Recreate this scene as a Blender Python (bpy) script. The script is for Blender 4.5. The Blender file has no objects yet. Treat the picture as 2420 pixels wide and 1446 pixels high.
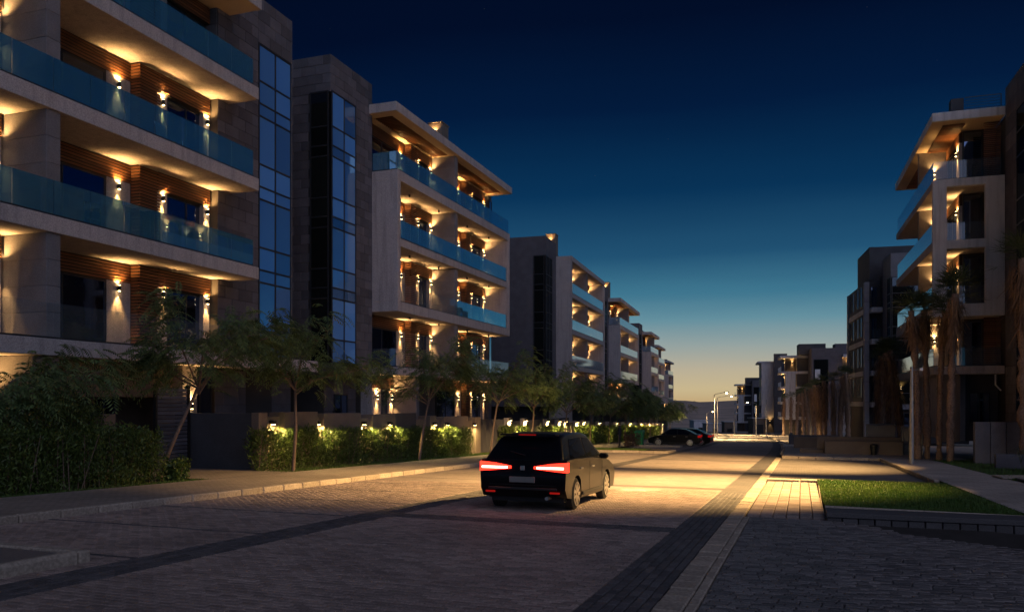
import bpy, bmesh, math, random
import numpy as np
from mathutils import Matrix, Vector, Euler
random.seed(7)
rng = np.random.default_rng(11)
scn = bpy.context.scene
COL = scn.collection
R = math.radians

# ------------------------------------------------------------------ camera
EYE = 1.7                       # eye height above the road at the photographer's feet
cam_data = bpy.data.cameras.new('camera')
cam = bpy.data.objects.new('camera', cam_data)
COL.objects.link(cam)
scn.camera = cam
cam.location = (0, 0, EYE)
cam.rotation_euler = (R(90), 0, 0)
cam_data.sensor_width = 36
cam_data.lens = 27.97
cam_data.shift_y = (948 - 723) / 2420
cam_data.clip_start = 0.1
cam_data.clip_end = 9000

# ------------------------------------------------------------------ dusk sky
SUNSET_AZ = R(13)
world = bpy.data.worlds.new('World')
scn.world = world
world.use_nodes = True
nt = world.node_tree
nt.nodes.clear()


def nd(t, kind, **kw):
    n = t.nodes.new('ShaderNode' + kind)
    for k, v in kw.items():
        setattr(n, k, v)
    return n


def lk(t, a, b):
    t.links.new(a, b)


def s2l(c):
    return tuple((v / 255 / 12.92) if v / 255 <= 0.04045 else ((v / 255 + 0.055) / 1.055) ** 2.4 for v in c)


def math_n(t, op, a, b=None, clamp=False):
    n = nd(t, 'Math', operation=op)
    n.use_clamp = clamp
    for i, v in enumerate((a, b)):
        if v is None:
            continue
        if isinstance(v, (int, float)):
            n.inputs[i].default_value = v
        else:
            lk(t, v, n.inputs[i])
    return n.outputs[0]


tc = nd(nt, 'TexCoord')
sep = nd(nt, 'SeparateXYZ')
lk(nt, tc.outputs['Generated'], sep.inputs[0])
flat = nd(nt, 'VectorMath', operation='MULTIPLY')
lk(nt, tc.outputs['Generated'], flat.inputs[0])
flat.inputs[1].default_value = (1, 1, 0)
nrm = nd(nt, 'VectorMath', operation='NORMALIZE')
lk(nt, flat.outputs[0], nrm.inputs[0])
dot = nd(nt, 'VectorMath', operation='DOT_PRODUCT')
lk(nt, nrm.outputs[0], dot.inputs[0])
dot.inputs[1].default_value = (math.sin(SUNSET_AZ), math.cos(SUNSET_AZ), 0)
mr = nd(nt, 'MapRange', interpolation_type='SMOOTHSTEP')
lk(nt, dot.outputs['Value'], mr.inputs['Value'])
mr.inputs['From Min'].default_value = 1.0
mr.inputs['From Max'].default_value = 0.72
mr.inputs['To Min'].default_value = 0.0
mr.inputs['To Max'].default_value = 0.10
cmap = nd(nt, 'Mapping')
cmap.inputs['Scale'].default_value = (2.2, 2.2, 26)
lk(nt, tc.outputs['Generated'], cmap.inputs[0])
cl = nd(nt, 'TexNoise')
cl.inputs['Scale'].default_value = 1.6
cl.inputs['Detail'].default_value = 5
lk(nt, cmap.outputs[0], cl.inputs['Vector'])
thin_cloud = math_n(nt, 'MULTIPLY', math_n(nt, 'SUBTRACT', cl.outputs[0], 0.5), 0.012)
elev = math_n(nt, 'ADD', math_n(nt, 'MAXIMUM', sep.outputs['Z'], 0.0), math_n(nt, 'ADD', mr.outputs[0], thin_cloud))
ramp = nd(nt, 'ValToRGB')
lk(nt, math_n(nt, 'MULTIPLY', elev, 1 / 0.6, True), ramp.inputs[0])
SKY = [(0, (194, 167, 123)), (.015, (200, 181, 140)), (.04, (184, 174, 150)), (.066, (148, 162, 160)), (.1, (100, 143, 158)),
       (.132, (62, 117, 142)), (.177, (33, 81, 114)), (.25, (9, 51, 87)), (.34, (3, 27, 60)), (.43, (2, 14, 40)), (.6, (2, 9, 28))]
els = ramp.color_ramp.elements
while len(els) < len(SKY):
    els.new(0.5)
for e, (p, c) in zip(els, SKY):
    e.position = p / 0.6
    e.color = (*s2l(c), 1)
# faint stars
vor = nd(nt, 'TexVoronoi', feature='F1')
vor.inputs['Scale'].default_value = 70
lk(nt, tc.outputs['Generated'], vor.inputs['Vector'])
star = math_n(nt, 'LESS_THAN', vor.outputs['Distance'], 0.028)
sepc = nd(nt, 'SeparateColor')
lk(nt, vor.outputs['Color'], sepc.inputs[0])
star = math_n(nt, 'MULTIPLY', star, math_n(nt, 'POWER', sepc.outputs[0], 5.0))
star = math_n(nt, 'MULTIPLY', star, math_n(nt, 'MULTIPLY', math_n(nt, 'SUBTRACT', elev, 0.1, True), 0.22))
addc = nd(nt, 'Mix', data_type='RGBA', blend_type='ADD')
addc.inputs[0].default_value = 1
lk(nt, ramp.outputs[0], addc.inputs[6])
lk(nt, star, addc.inputs[7])
bg = nd(nt, 'Background')
lk(nt, addc.outputs[2], bg.inputs[0])
bg.inputs[1].default_value = 1.0
wo = nd(nt, 'OutputWorld')
lk(nt, bg.outputs[0], wo.inputs[0])

# the last light of dusk, very soft and broad
sun_d = bpy.data.lights.new('dusk_light', 'SUN')
sun_d.energy = 0.72
sun_d.angle = R(80)
sun_d.color = (0.68, 0.72, 1.0)
sun = bpy.data.objects.new('dusk_light', sun_d)
COL.objects.link(sun)
sun.rotation_euler = Euler((R(60), 0, R(24)))

vs = scn.view_settings
vs.view_transform = 'Standard'
vs.look = 'None'
vs.exposure = 0.0
vs.gamma = 1.0
vs.use_curve_mapping = False
scn.render.engine = 'CYCLES'
cy = scn.cycles
cy.max_bounces = 5
cy.diffuse_bounces = 2
cy.glossy_bounces = 3
cy.transmission_bounces = 3
cy.transparent_max_bounces = 12
cy.sample_clamp_indirect = 3.0
cy.sample_clamp_direct = 0.0
cy.caustics_reflective = False
cy.caustics_refractive = False
cy.use_light_tree = True
cy.use_denoising = True

# ------------------------------------------------------------------ street frame
PHI = R(20.0)
SP, CP = math.sin(PHI), math.cos(PHI)
FALL = 0.03                      # the street falls 3 % away from the camera


def bend(s):                     # far off the street swings a little to the left
    return -0.0005 * max(0.0, s - 45) ** 2


def gz(s):
    return -FALL * min(s, 300.0)


def S(s, t, z=0.0, bent=False):
    if bent:
        t = t + bend(s)
    return Vector((s * SP + t * CP, s * CP - t * SP, gz(s) + z))


ROTZ = math.pi / 2 - PHI         # local +x runs up the street
xax = Vector((SP, CP, -FALL)).normalized()
yax = Vector((-CP, SP, 0))
zax = xax.cross(yax)
STREET = Matrix((xax, yax, zax)).transposed().to_4x4()   # sloped street frame: (s, -t, z)

# ------------------------------------------------------------------ materials
MATS = {}


def base_mat(name):
    m = bpy.data.materials.new(name)
    m.use_nodes = True
    t = m.node_tree
    t.nodes.clear()
    out = nd(t, 'OutputMaterial')
    return m, t, out


def noise_fac(t, vec, scale, detail=4, lo=.35, hi=.65):
    n = nd(t, 'TexNoise')
    n.inputs['Scale'].default_value = scale
    n.inputs['Detail'].default_value = detail
    lk(t, vec, n.inputs['Vector'])
    m = nd(t, 'MapRange')
    lk(t, n.outputs[0], m.inputs['Value'])
    m.inputs['From Min'].default_value = lo
    m.inputs['From Max'].default_value = hi
    return m.outputs[0]


def mixc(t, fac, a, b, mode='MIX'):
    n = nd(t, 'Mix', data_type='RGBA', blend_type=mode)
    for sock, v in ((n.inputs[0], fac), (n.inputs[6], a), (n.inputs[7], b)):
        if isinstance(v, (int, float)):
            sock.default_value = v
        elif isinstance(v, tuple):
            sock.default_value = (*v[:3], 1)
        else:
            lk(t, v, sock)
    return n.outputs[2]


def pmat(name, a, b=None, scale=3.0, rough=.75, fine=0.0, fscale=60, bump=0.0, bscale=80, rnd=0.0, island=0.0, metal=0.0,
         spec=.5, stretch=None, coat=0.0, extra=None, trans=0.0):
    """diffuse surface: colour a mixed to b by broad noise, fine speckle, per-object / per-piece variation, fine bump"""
    m, t, out = base_mat(name)
    p = nd(t, 'BsdfPrincipled')
    lk(t, p.outputs[0], out.inputs[0])
    g = nd(t, 'NewGeometry')
    vec = g.outputs['Position']
    if stretch:
        co = nd(t, 'TexCoord')
        mp = nd(t, 'Mapping')
        mp.inputs['Scale'].default_value = stretch
        lk(t, co.outputs['Object'], mp.inputs[0])
        vec = mp.outputs[0]
    b = b or tuple(v * .8 for v in a)
    c = mixc(t, noise_fac(t, vec, scale), a, b)
    if fine:
        f = noise_fac(t, vec, fscale, 2)
        c = mixc(t, fine, c, mixc(t, f, tuple(v * .45 for v in a), tuple(min(1, v * 1.6) for v in a)))
    if rnd or island:
        oi = nd(t, 'ObjectInfo')
        v = oi.outputs['Random']
        if island:
            v = math_n(t, 'FRACT', math_n(t, 'ADD', v, g.outputs['Random Per Island']))
        k = rnd or island
        mr_ = nd(t, 'MapRange')
        lk(t, v, mr_.inputs['Value'])
        mr_.inputs['To Min'].default_value = 1 - k
        mr_.inputs['To Max'].default_value = 1 + k
        vm = nd(t, 'VectorMath', operation='SCALE')
        lk(t, c, vm.inputs[0])
        lk(t, mr_.outputs[0], vm.inputs['Scale'])
        c = vm.outputs[0]
    if extra:
        c = extra(t, c, g)
    lk(t, c, p.inputs['Base Color'])
    p.inputs['Roughness'].default_value = rough
    p.inputs['Metallic'].default_value = metal
    p.inputs['Specular IOR Level'].default_value = spec
    p.inputs['Coat Weight'].default_value = coat
    p.inputs['Coat Roughness'].default_value = .05
    if bump:
        nz = nd(t, 'TexNoise')
        nz.inputs['Scale'].default_value = bscale
        nz.inputs['Detail'].default_value = 5
        lk(t, vec, nz.inputs['Vector'])
        bp = nd(t, 'Bump')
        bp.inputs['Strength'].default_value = bump
        bp.inputs['Distance'].default_value = 0.02
        lk(t, nz.outputs[0], bp.inputs['Height'])
        lk(t, bp.outputs[0], p.inputs['Normal'])
    if trans:
        tr = nd(t, 'BsdfTranslucent')
        lk(t, c, tr.inputs[0])
        mx = nd(t, 'MixShader')
        mx.inputs[0].default_value = trans
        lk(t, p.outputs[0], mx.inputs[1])
        lk(t, tr.outputs[0], mx.inputs[2])
        lk(t, mx.outputs[0], out.inputs[0])
    MATS[name] = m
    return m


def emit(name, col, strength):
    m, t, out = base_mat(name)
    e = nd(t, 'Emission')
    e.inputs[0].default_value = (*col, 1)
    e.inputs[1].default_value = strength
    lk(t, e.outputs[0], out.inputs[0])
    MATS[name] = m
    return m


def glassy(name, tint, refl, mix, rough=.02, rnd=0.0, body=None, body_mix=0.0):
    """thin pane: part transparent, part mirror coating, optionally part milky body"""
    m, t, out = base_mat(name)
    tr = nd(t, 'BsdfTransparent')
    tr.inputs[0].default_value = (*tint, 1)
    gl = nd(t, 'BsdfGlossy')
    gl.inputs[0].default_value = (*refl, 1)
    gl.inputs['Roughness'].default_value = rough
    mx = nd(t, 'MixShader')
    fr = nd(t, 'LayerWeight')
    fr.inputs[0].default_value = .35
    f = math_n(t, 'ADD', math_n(t, 'MULTIPLY', fr.outputs['Fresnel'], 1 - mix), mix, True)
    gg = nd(t, 'NewGeometry')
    f = math_n(t, 'MULTIPLY', f, math_n(t, 'SUBTRACT', 1.0, gg.outputs['Backfacing']))
    if rnd:
        oi = nd(t, 'ObjectInfo')
        f = math_n(t, 'MULTIPLY', f, math_n(t, 'SUBTRACT', 1.0, math_n(t, 'MULTIPLY', oi.outputs['Random'], rnd)))
    lk(t, f, mx.inputs[0])
    last = tr.outputs[0]
    if body:
        df = nd(t, 'BsdfDiffuse')
        df.inputs[0].default_value = (*body, 1)
        m2 = nd(t, 'MixShader')
        m2.inputs[0].default_value = body_mix
        lk(t, tr.outputs[0], m2.inputs[1])
        lk(t, df.outputs[0], m2.inputs[2])
        last = m2.outputs[0]
    lk(t, last, mx.inputs[1])
    lk(t, gl.outputs[0], mx.inputs[2])
    lk(t, mx.outputs[0], out.inputs[0])
    MATS[name] = m
    return m


def mirror_glass(name, base, refl, amt, rough=.03, rnd=.3):
    """opaque dark or sky-blue painted window glass with a strong sky reflection"""
    m, t, out = base_mat(name)
    df = nd(t, 'BsdfDiffuse')
    oi = nd(t, 'ObjectInfo')
    c = mixc(t, oi.outputs['Random'], tuple(v * (1 - rnd) for v in base), tuple(v * (1 + rnd) for v in base))
    lk(t, c, df.inputs[0])
    gl = nd(t, 'BsdfGlossy')
    gl.inputs[0].default_value = (*refl, 1)
    gl.inputs['Roughness'].default_value = rough
    g = nd(t, 'NewGeometry')
    nz = nd(t, 'TexNoise')
    nz.inputs['Scale'].default_value = 1.3
    lk(t, g.outputs['Position'], nz.inputs['Vector'])
    bp = nd(t, 'Bump')
    bp.inputs['Strength'].default_value = .04
    bp.inputs['Distance'].default_value = .05
    lk(t, nz.outputs[0], bp.inputs['Height'])
    lk(t, bp.outputs[0], gl.inputs['Normal'])
    mx = nd(t, 'MixShader')
    mx.inputs[0].default_value = amt
    lk(t, df.outputs[0], mx.inputs[1])
    lk(t, gl.outputs[0], mx.inputs[2])
    lk(t, mx.outputs[0], out.inputs[0])
    MATS[name] = m
    return m




def streaks(t, c, g):
    mp = nd(t, 'Mapping')
    mp.inputs['Scale'].default_value = (5, 5, .35)
    lk(t, g.outputs['Position'], mp.inputs[0])
    return mixc(t, math_n(t, 'MULTIPLY', noise_fac(t, mp.outputs[0], 1.0, 4, .48, .72), .32), c, (.11, .10, .10))


def patches(t, c, g):
    c = mixc(t, math_n(t, 'MULTIPLY', noise_fac(t, g.outputs['Position'], .33, 5, .52, .70), .42), c, (.09, .075, .07))
    return mixc(t, math_n(t, 'MULTIPLY', noise_fac(t, g.outputs['Position'], 2.3, 3, .64, .74), .45), c, (.05, .045, .045))


pmat('plaster', (.455, .405, .40), (.395, .35, .35), 1.5, .85, fine=.35, fscale=30, bump=.25, bscale=60, extra=streaks)
pmat('plaster_white', (.68, .67, .71), (.60, .59, .63), 1.2, .85, fine=.15, fscale=35, bump=.2, bscale=60, extra=streaks)
pmat('plaster_dark', (.08, .078, .088), (.062, .06, .07), 1.0, .85, fine=.15, bump=.2)
pmat('plaster_wall', (.20, .155, .125), (.15, .115, .095), 1.3, .85, fine=.25, bump=.25)
pmat('soffit', (.60, .47, .33), (.53, .41, .29), .8, .8, fine=.05, bump=.05)
pmat('stone', (.122, .112, .128), (.085, .076, .088), 1.6, .7, fine=.3, fscale=45, rnd=.28, bump=.35, bscale=30, extra=streaks)
pmat('stone_fin', (.205, .19, .20), (.155, .142, .15), 2.0, .75, fine=.3, fscale=45, rnd=.14, bump=.3, bscale=30)
pmat('stone_far', (.122, .113, .132), (.09, .082, .096), 1.6, .75, fine=.25, bump=.3, bscale=20)
pmat('wood', (.21, .085, .034), (.13, .05, .021), 1.0, .5, rnd=.28, stretch=(1.2, 30, 30), bump=.08)
pmat('wood_dark', (.10, .045, .02), (.07, .03, .015), 1.0, .6, stretch=(1.2, 12, 12))
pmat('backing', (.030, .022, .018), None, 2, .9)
pmat('metal_black', (.016, .015, .016), (.012, .012, .013), 5, .4)
pmat('metal_frame', (.03, .03, .034), (.024, .024, .028), 4, .45)
pmat('metal_grey', (.30, .30, .31), (.24, .24, .25), 6, .4, metal=.6)
pmat('core', (.06, .052, .05), (.05, .043, .042), 1.5, .85)
glassy('rail_glass', (.55, .80, .92), (.62, .88, 1.0), .45, .015, body=(.12, .42, .60), body_mix=.36)
glassy('rail_clear', (.95, .97, .98), (.8, .9, 1.0), .05, .02, body=(.4, .46, .5), body_mix=.05)
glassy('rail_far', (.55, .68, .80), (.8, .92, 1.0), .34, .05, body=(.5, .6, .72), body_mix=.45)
mirror_glass('window_glass', (.006, .007, .012), (.45, .62, 1.0), .34)
mirror_glass('stair_glass_sky', (.12, .34, .78), (.72, .9, 1.0), .45, .02, .65)  # blue of the reflected dusk sky partly painted into the diffuse base
mirror_glass('stair_glass_dark', (.012, .013, .012), (.4, .5, .6), .16)
pmat('kerb_stone', (.40, .335, .27), (.33, .27, .215), 2, .85, fine=.35, fscale=25, rnd=.16, bump=.5, bscale=40)
pmat('paver_beige', (.33, .255, .222), (.22, .17, .153), .55, .62, fine=.3, fscale=50, island=.26, bump=.4, bscale=60, extra=patches)
pmat('paver_dark', (.10, .092, .095), (.075, .07, .073), .8, .7, fine=.3, fscale=50, island=.30, bump=.5, bscale=50)
pmat('paver_grey', (.16, .143, .138), (.115, .104, .108), .8, .6, fine=.3, fscale=50, island=.42, bump=.5, bscale=50)
pmat('joint', (.035, .03, .028), (.025, .022, .02), 3, .95)
pmat('soil', (.05, .038, .028), (.035, .027, .02), 4, .95, bump=.6, bscale=20)
pmat('desert', (.58, .44, .35), (.46, .35, .29), .01, .95, fine=.3, fscale=.05)
pmat('leaf_hedge', (.075, .125, .028), (.12, .165, .035), 2.5, .5, island=.55, trans=.3)
pmat('leaf_tree', (.10, .155, .06), (.135, .19, .06), 1.5, .5, island=.45, trans=.3)
pmat('leaf_palm', (.05, .08, .035), (.07, .10, .04), 1.5, .55, island=.4, trans=.2)
pmat('leaf_dry', (.27, .165, .095), (.17, .10, .06), 2.0, .8, island=.45)
pmat('grass', (.055, .135, .018), (.10, .155, .028), .9, .6, island=.4, trans=.25)
pmat('grass_pale', (.20, .19, .12), (.12, .13, .07), 2, .7, island=.4)
pmat('flower', (.11, .05, .03), (.08, .05, .03), 3, .7, island=.4)
pmat('bark', (.20, .135, .10), (.13, .09, .07), 6, .85, fine=.3, fscale=30, bump=.5, bscale=30)
pmat('bark_palm', (.30, .20, .145), (.19, .125, .09), 8, .9, fine=.4, fscale=18, bump=.9, bscale=14)
pmat('car_black', (.006, .007, .010), (.005, .006, .008), 1, .3, spec=.15, coat=.15)
pmat('car_trim', (.02, .02, .02), None, 4, .5)
pmat('tyre', (.018, .018, .018), None, 8, .85)
pmat('rim', (.62, .60, .56), (.5, .48, .45), 4, .3, metal=.8)
pmat('plate', (.22, .22, .20), (.18, .18, .17), 3, .5)
pmat('wall_slate', (.060, .068, .085), (.045, .05, .064), 1.5, .85, fine=.3, fscale=40, bump=.4, bscale=40)
pmat('stone_pale', (.40, .395, .44), (.33, .325, .365), 1.6, .75, fine=.2, rnd=.1, bump=.25)
pmat('stone_blue', (.20, .195, .22), (.16, .155, .175), 1.6, .75, fine=.25, bump=.3, bscale=20)
pmat('gate_steel', (.11, .115, .145), (.085, .09, .115), 3, .45, rnd=.25)
pmat('bin_green', (.02, .30, .10), (.016, .24, .08), 3, .45)
pmat('white_plastic', (.72, .72, .74), (.62, .62, .64), 3, .5)
pmat('cabinet', (.36, .33, .29), (.30, .275, .245), 2, .7, fine=.1)
pmat('skin', (.35, .2, .14), None, 5, .6)
pmat('cloth_dark', (.03, .03, .035), None, 8, .9)
mirror_glass('car_glass', (.006, .007, .008), (.6, .7, .8), .16, .02, 0)
emit('lens', (1.0, .66, .28), 30)
emit('lens_far', (1.0, .64, .27), 22)
emit('lens_street', (1.0, .70, .34), 40)
emit('tail', (1.0, .03, .015), 4)
emit('tail_core', (1.0, .40, .28), 12)
emit('tail_dim', (.8, .02, .015), .35)
emit('fairy', (1.0, .75, .40), 9)

# ------------------------------------------------------------------ mesh helpers
BOXES = {}


def box_mesh(dx, dy, dz, mat, ch=0.0):
    key = (round(dx, 3), round(dy, 3), round(dz, 3), mat, round(ch, 3))
    if key in BOXES:
        return BOXES[key]
    bm = bmesh.new()
    bmesh.ops.create_cube(bm, size=1.0)
    for v in bm.verts:
        v.co = (v.co.x * dx, v.co.y * dy, v.co.z * dz)
    if ch:
        bmesh.ops.bevel(bm, geom=bm.edges[:], offset=min(ch, dx * .3, dy * .3, dz * .3), segments=1, affect='EDGES')
    me = bpy.data.meshes.new('box')
    bm.to_mesh(me)
    bm.free()
    me.materials.append(MATS[mat])
    BOXES[key] = me
    return me


def link(name, data, parent=None, loc=(0, 0, 0), rot=(0, 0, 0)):
    o = bpy.data.objects.new(name, data)
    COL.objects.link(o)
    o.parent = parent
    o.location = loc
    o.rotation_euler = rot
    return o


def mesh_obj(name, verts, faces, mat, parent=None, loc=(0, 0, 0), rot=(0, 0, 0), smooth=False):
    me = bpy.data.meshes.new(name)
    me.from_pydata([tuple(v) for v in verts], [], faces)
    me.materials.append(MATS[mat])
    if smooth:
        me.polygons.foreach_set('use_smooth', [True] * len(me.polygons))
    me.update()
    return link(name, me, parent, loc, rot)


def quads_obj(name, V, mat, parent=None, loc=(0, 0, 0), rot=(0, 0, 0)):
    """V: (n,4,3) array of separate quads"""
    V = np.asarray(V, dtype=np.float32)
    n = len(V)
    me = bpy.data.meshes.new(name)
    me.vertices.add(n * 4)
    me.vertices.foreach_set('co', V.reshape(-1))
    me.loops.add(n * 4)
    me.loops.foreach_set('vertex_index', np.arange(n * 4, dtype=np.int32))
    me.polygons.add(n)
    me.polygons.foreach_set('loop_start', np.arange(0, n * 4, 4, dtype=np.int32))
    me.update(calc_edges=True)
    me.materials.append(MATS[mat])
    return link(name, me, parent, loc, rot)


def empty(name, loc=(0, 0, 0), rotz=0.0):
    o = link(name, None, None, loc, (0, 0, rotz))
    o.empty_display_size = .2
    return o


def tag(o, label=None, cat=None, group=None, kind=None):
    if label:
        o['label'] = label
    if cat:
        o['category'] = cat
    if group:
        o['group'] = group
    if kind:
        o['kind'] = kind
    return o


def bx(name, parent, x0, x1, y0, y1, z0, z1, mat, ch=0.0):
    if x1 < x0: x0, x1 = x1, x0
    if y1 < y0: y0, y1 = y1, y0
    me = box_mesh(x1 - x0, y1 - y0, z1 - z0, mat, ch)
    return link(name, me, parent, ((x0 + x1) / 2, (y0 + y1) / 2, (z0 + z1) / 2))


class Join:
    """collects boxes into one mesh"""
    def __init__(self):
        self.v, self.f = [], []

    def box(self, x0, x1, y0, y1, z0, z1):
        n = len(self.v)
        self.v += [(x, y, z) for z in (z0, z1) for y in (y0, y1) for x in (x0, x1)]
        self.f += [(n, n + 2, n + 3, n + 1), (n + 4, n + 5, n + 7, n + 6), (n, n + 1, n + 5, n + 4),
                   (n + 2, n + 6, n + 7, n + 3), (n, n + 4, n + 6, n + 2), (n + 1, n + 3, n + 7, n + 5)]
        return self

    def poly(self, pts):
        n = len(self.v)
        self.v += [tuple(p) for p in pts]
        self.f.append(tuple(range(n, n + len(pts))))

    def build(self, name, mat, parent=None, loc=(0, 0, 0), rot=(0, 0, 0), kind=None):
        o = mesh_obj(name, self.v, self.f, mat, parent, loc, rot)
        if kind:
            o['kind'] = kind
        return o


def lattice(xs, zs, hole, d):
    """plate in the xz plane (thickness d along +y) with rectangular holes; hole(i,j) says which cells are open"""
    nx, nz = len(xs) - 1, len(zs) - 1
    V, F, idx = [], [], {}

    def vid(i, j, k):
        if (i, j, k) not in idx:
            idx[(i, j, k)] = len(V)
            V.append((xs[i], d * k, zs[j]))
        return idx[(i, j, k)]

    def solid(i, j):
        return 0 <= i < nx and 0 <= j < nz and not hole(i, j)
    for i in range(nx):
        for j in range(nz):
            if hole(i, j):
                continue
            F.append((vid(i, j, 0), vid(i + 1, j, 0), vid(i + 1, j + 1, 0), vid(i, j + 1, 0)))
            F.append((vid(i, j, 1), vid(i, j + 1, 1), vid(i + 1, j + 1, 1), vid(i + 1, j, 1)))
            if not solid(i - 1, j): F.append((vid(i, j, 0), vid(i, j + 1, 0), vid(i, j + 1, 1), vid(i, j, 1)))
            if not solid(i + 1, j): F.append((vid(i + 1, j, 0), vid(i + 1, j, 1), vid(i + 1, j + 1, 1), vid(i + 1, j + 1, 0)))
            if not solid(i, j - 1): F.append((vid(i, j, 0), vid(i, j, 1), vid(i + 1, j, 1), vid(i + 1, j, 0)))
            if not solid(i, j + 1): F.append((vid(i, j + 1, 0), vid(i + 1, j + 1, 0), vid(i + 1, j + 1, 1), vid(i, j + 1, 1)))
    return V, F


def tube(path, radii, n=8, cap=True):
    P = [Vector(p) for p in path]
    V, F = [], []
    for i, p in enumerate(P):
        d = (P[min(i + 1, len(P) - 1)] - P[max(i - 1, 0)]).normalized()
        a = d.orthogonal().normalized() if i == 0 else (a - d * a.dot(d)).normalized()
        b = d.cross(a)
        for k in range(n):
            th = 2 * math.pi * k / n
            V.append(p + (a * math.cos(th) + b * math.sin(th)) * radii[i])
    for i in range(len(P) - 1):
        for k in range(n):
            k2 = (k + 1) % n
            F.append((i * n + k, i * n + k2, (i + 1) * n + k2, (i + 1) * n + k))
    if cap:
        F.append(tuple(range(n))[::-1])
        F.append(tuple(range((len(P) - 1) * n, len(P) * n)))
    return V, F


def join_vf(parts):
    V, F = [], []
    for v, f in parts:
        n = len(V)
        V += list(v)
        F += [tuple(i + n for i in q) for q in f]
    return V, F


CYL = {}


def cyl_mesh(r, hgt, mat, n=12):
    key = (round(r, 3), round(hgt, 3), mat, n)
    if key not in CYL:
        v, f = tube([(0, 0, -hgt / 2), (0, 0, hgt / 2)], [r, r], n)
        me = bpy.data.meshes.new('cylinder_shape')
        me.from_pydata([tuple(p) for p in v], [], f)
        me.materials.append(MATS[mat])
        CYL[key] = me
    return CYL[key]


# ------------------------------------------------------------------ lamps
LIGHTS = {}
WARM = (1.0, .55, .175)


def spot(energy, size, blend=1.0, radius=.035, col=WARM):
    key = ('s', energy, size, blend, radius, col)
    if key not in LIGHTS:
        L = bpy.data.lights.new('lamp_light', 'SPOT')
        L.energy, L.spot_size, L.spot_blend, L.shadow_soft_size, L.color = energy, R(size), blend, radius, col
        LIGHTS[key] = L
    return LIGHTS[key]


def point(energy, radius=.05, col=WARM):
    key = ('p', energy, radius, col)
    if key not in LIGHTS:
        L = bpy.data.lights.new('lamp_light', 'POINT')
        L.energy, L.shadow_soft_size, L.color = energy, radius, col
        LIGHTS[key] = L
    return LIGHTS[key]


LAMP_UP, LAMP_DOWN = 165.0, 165.0


def wall_lamp(loc, rotz, out, label, group, near=True, gain=1.0):
    """out: local y direction (+1/-1) that points away from the wall"""
    t = empty('wall_lamp', loc, rotz)
    tag(t, label, 'wall lamp', group)
    y = .085 * out
    link('lamp_body', cyl_mesh(.052, .17, 'metal_black'), t, (0, y, 0))
    bx('mounting_arm', t, -.03, .03, 0, y, -.035, .035, 'metal_black')
    r = .036
    for s in (1, -1):
        link('lens', cyl_mesh(r, .012, 'lens' if near else 'lens_far'), t, (0, y, s * .0905))
    u = link('up_light', spot(round(LAMP_UP * gain, 1), 135), t, (0, y, .115), (math.pi, 0, 0))
    d = link('down_light', spot(round(LAMP_DOWN * gain, 1), 62, .8), t, (0, y, -.115))
    return t


# ------------------------------------------------------------------ apartment blocks
F1, F2, F3, F4 = 3.96, 7.19, 10.42, 13.73     # balcony floor levels above the block's base
ROOF0, ROOF1, PARAPET = 16.58, 17.02, 18.15
FLOORS = [F1, F2, F3, F4]
FNAME = {0: 'ground', 1: 'first', 2: 'second', 3: 'third', 4: 'top'}
FOC, CXP, HZP = 1880.0, 1210.0, 948.0


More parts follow.
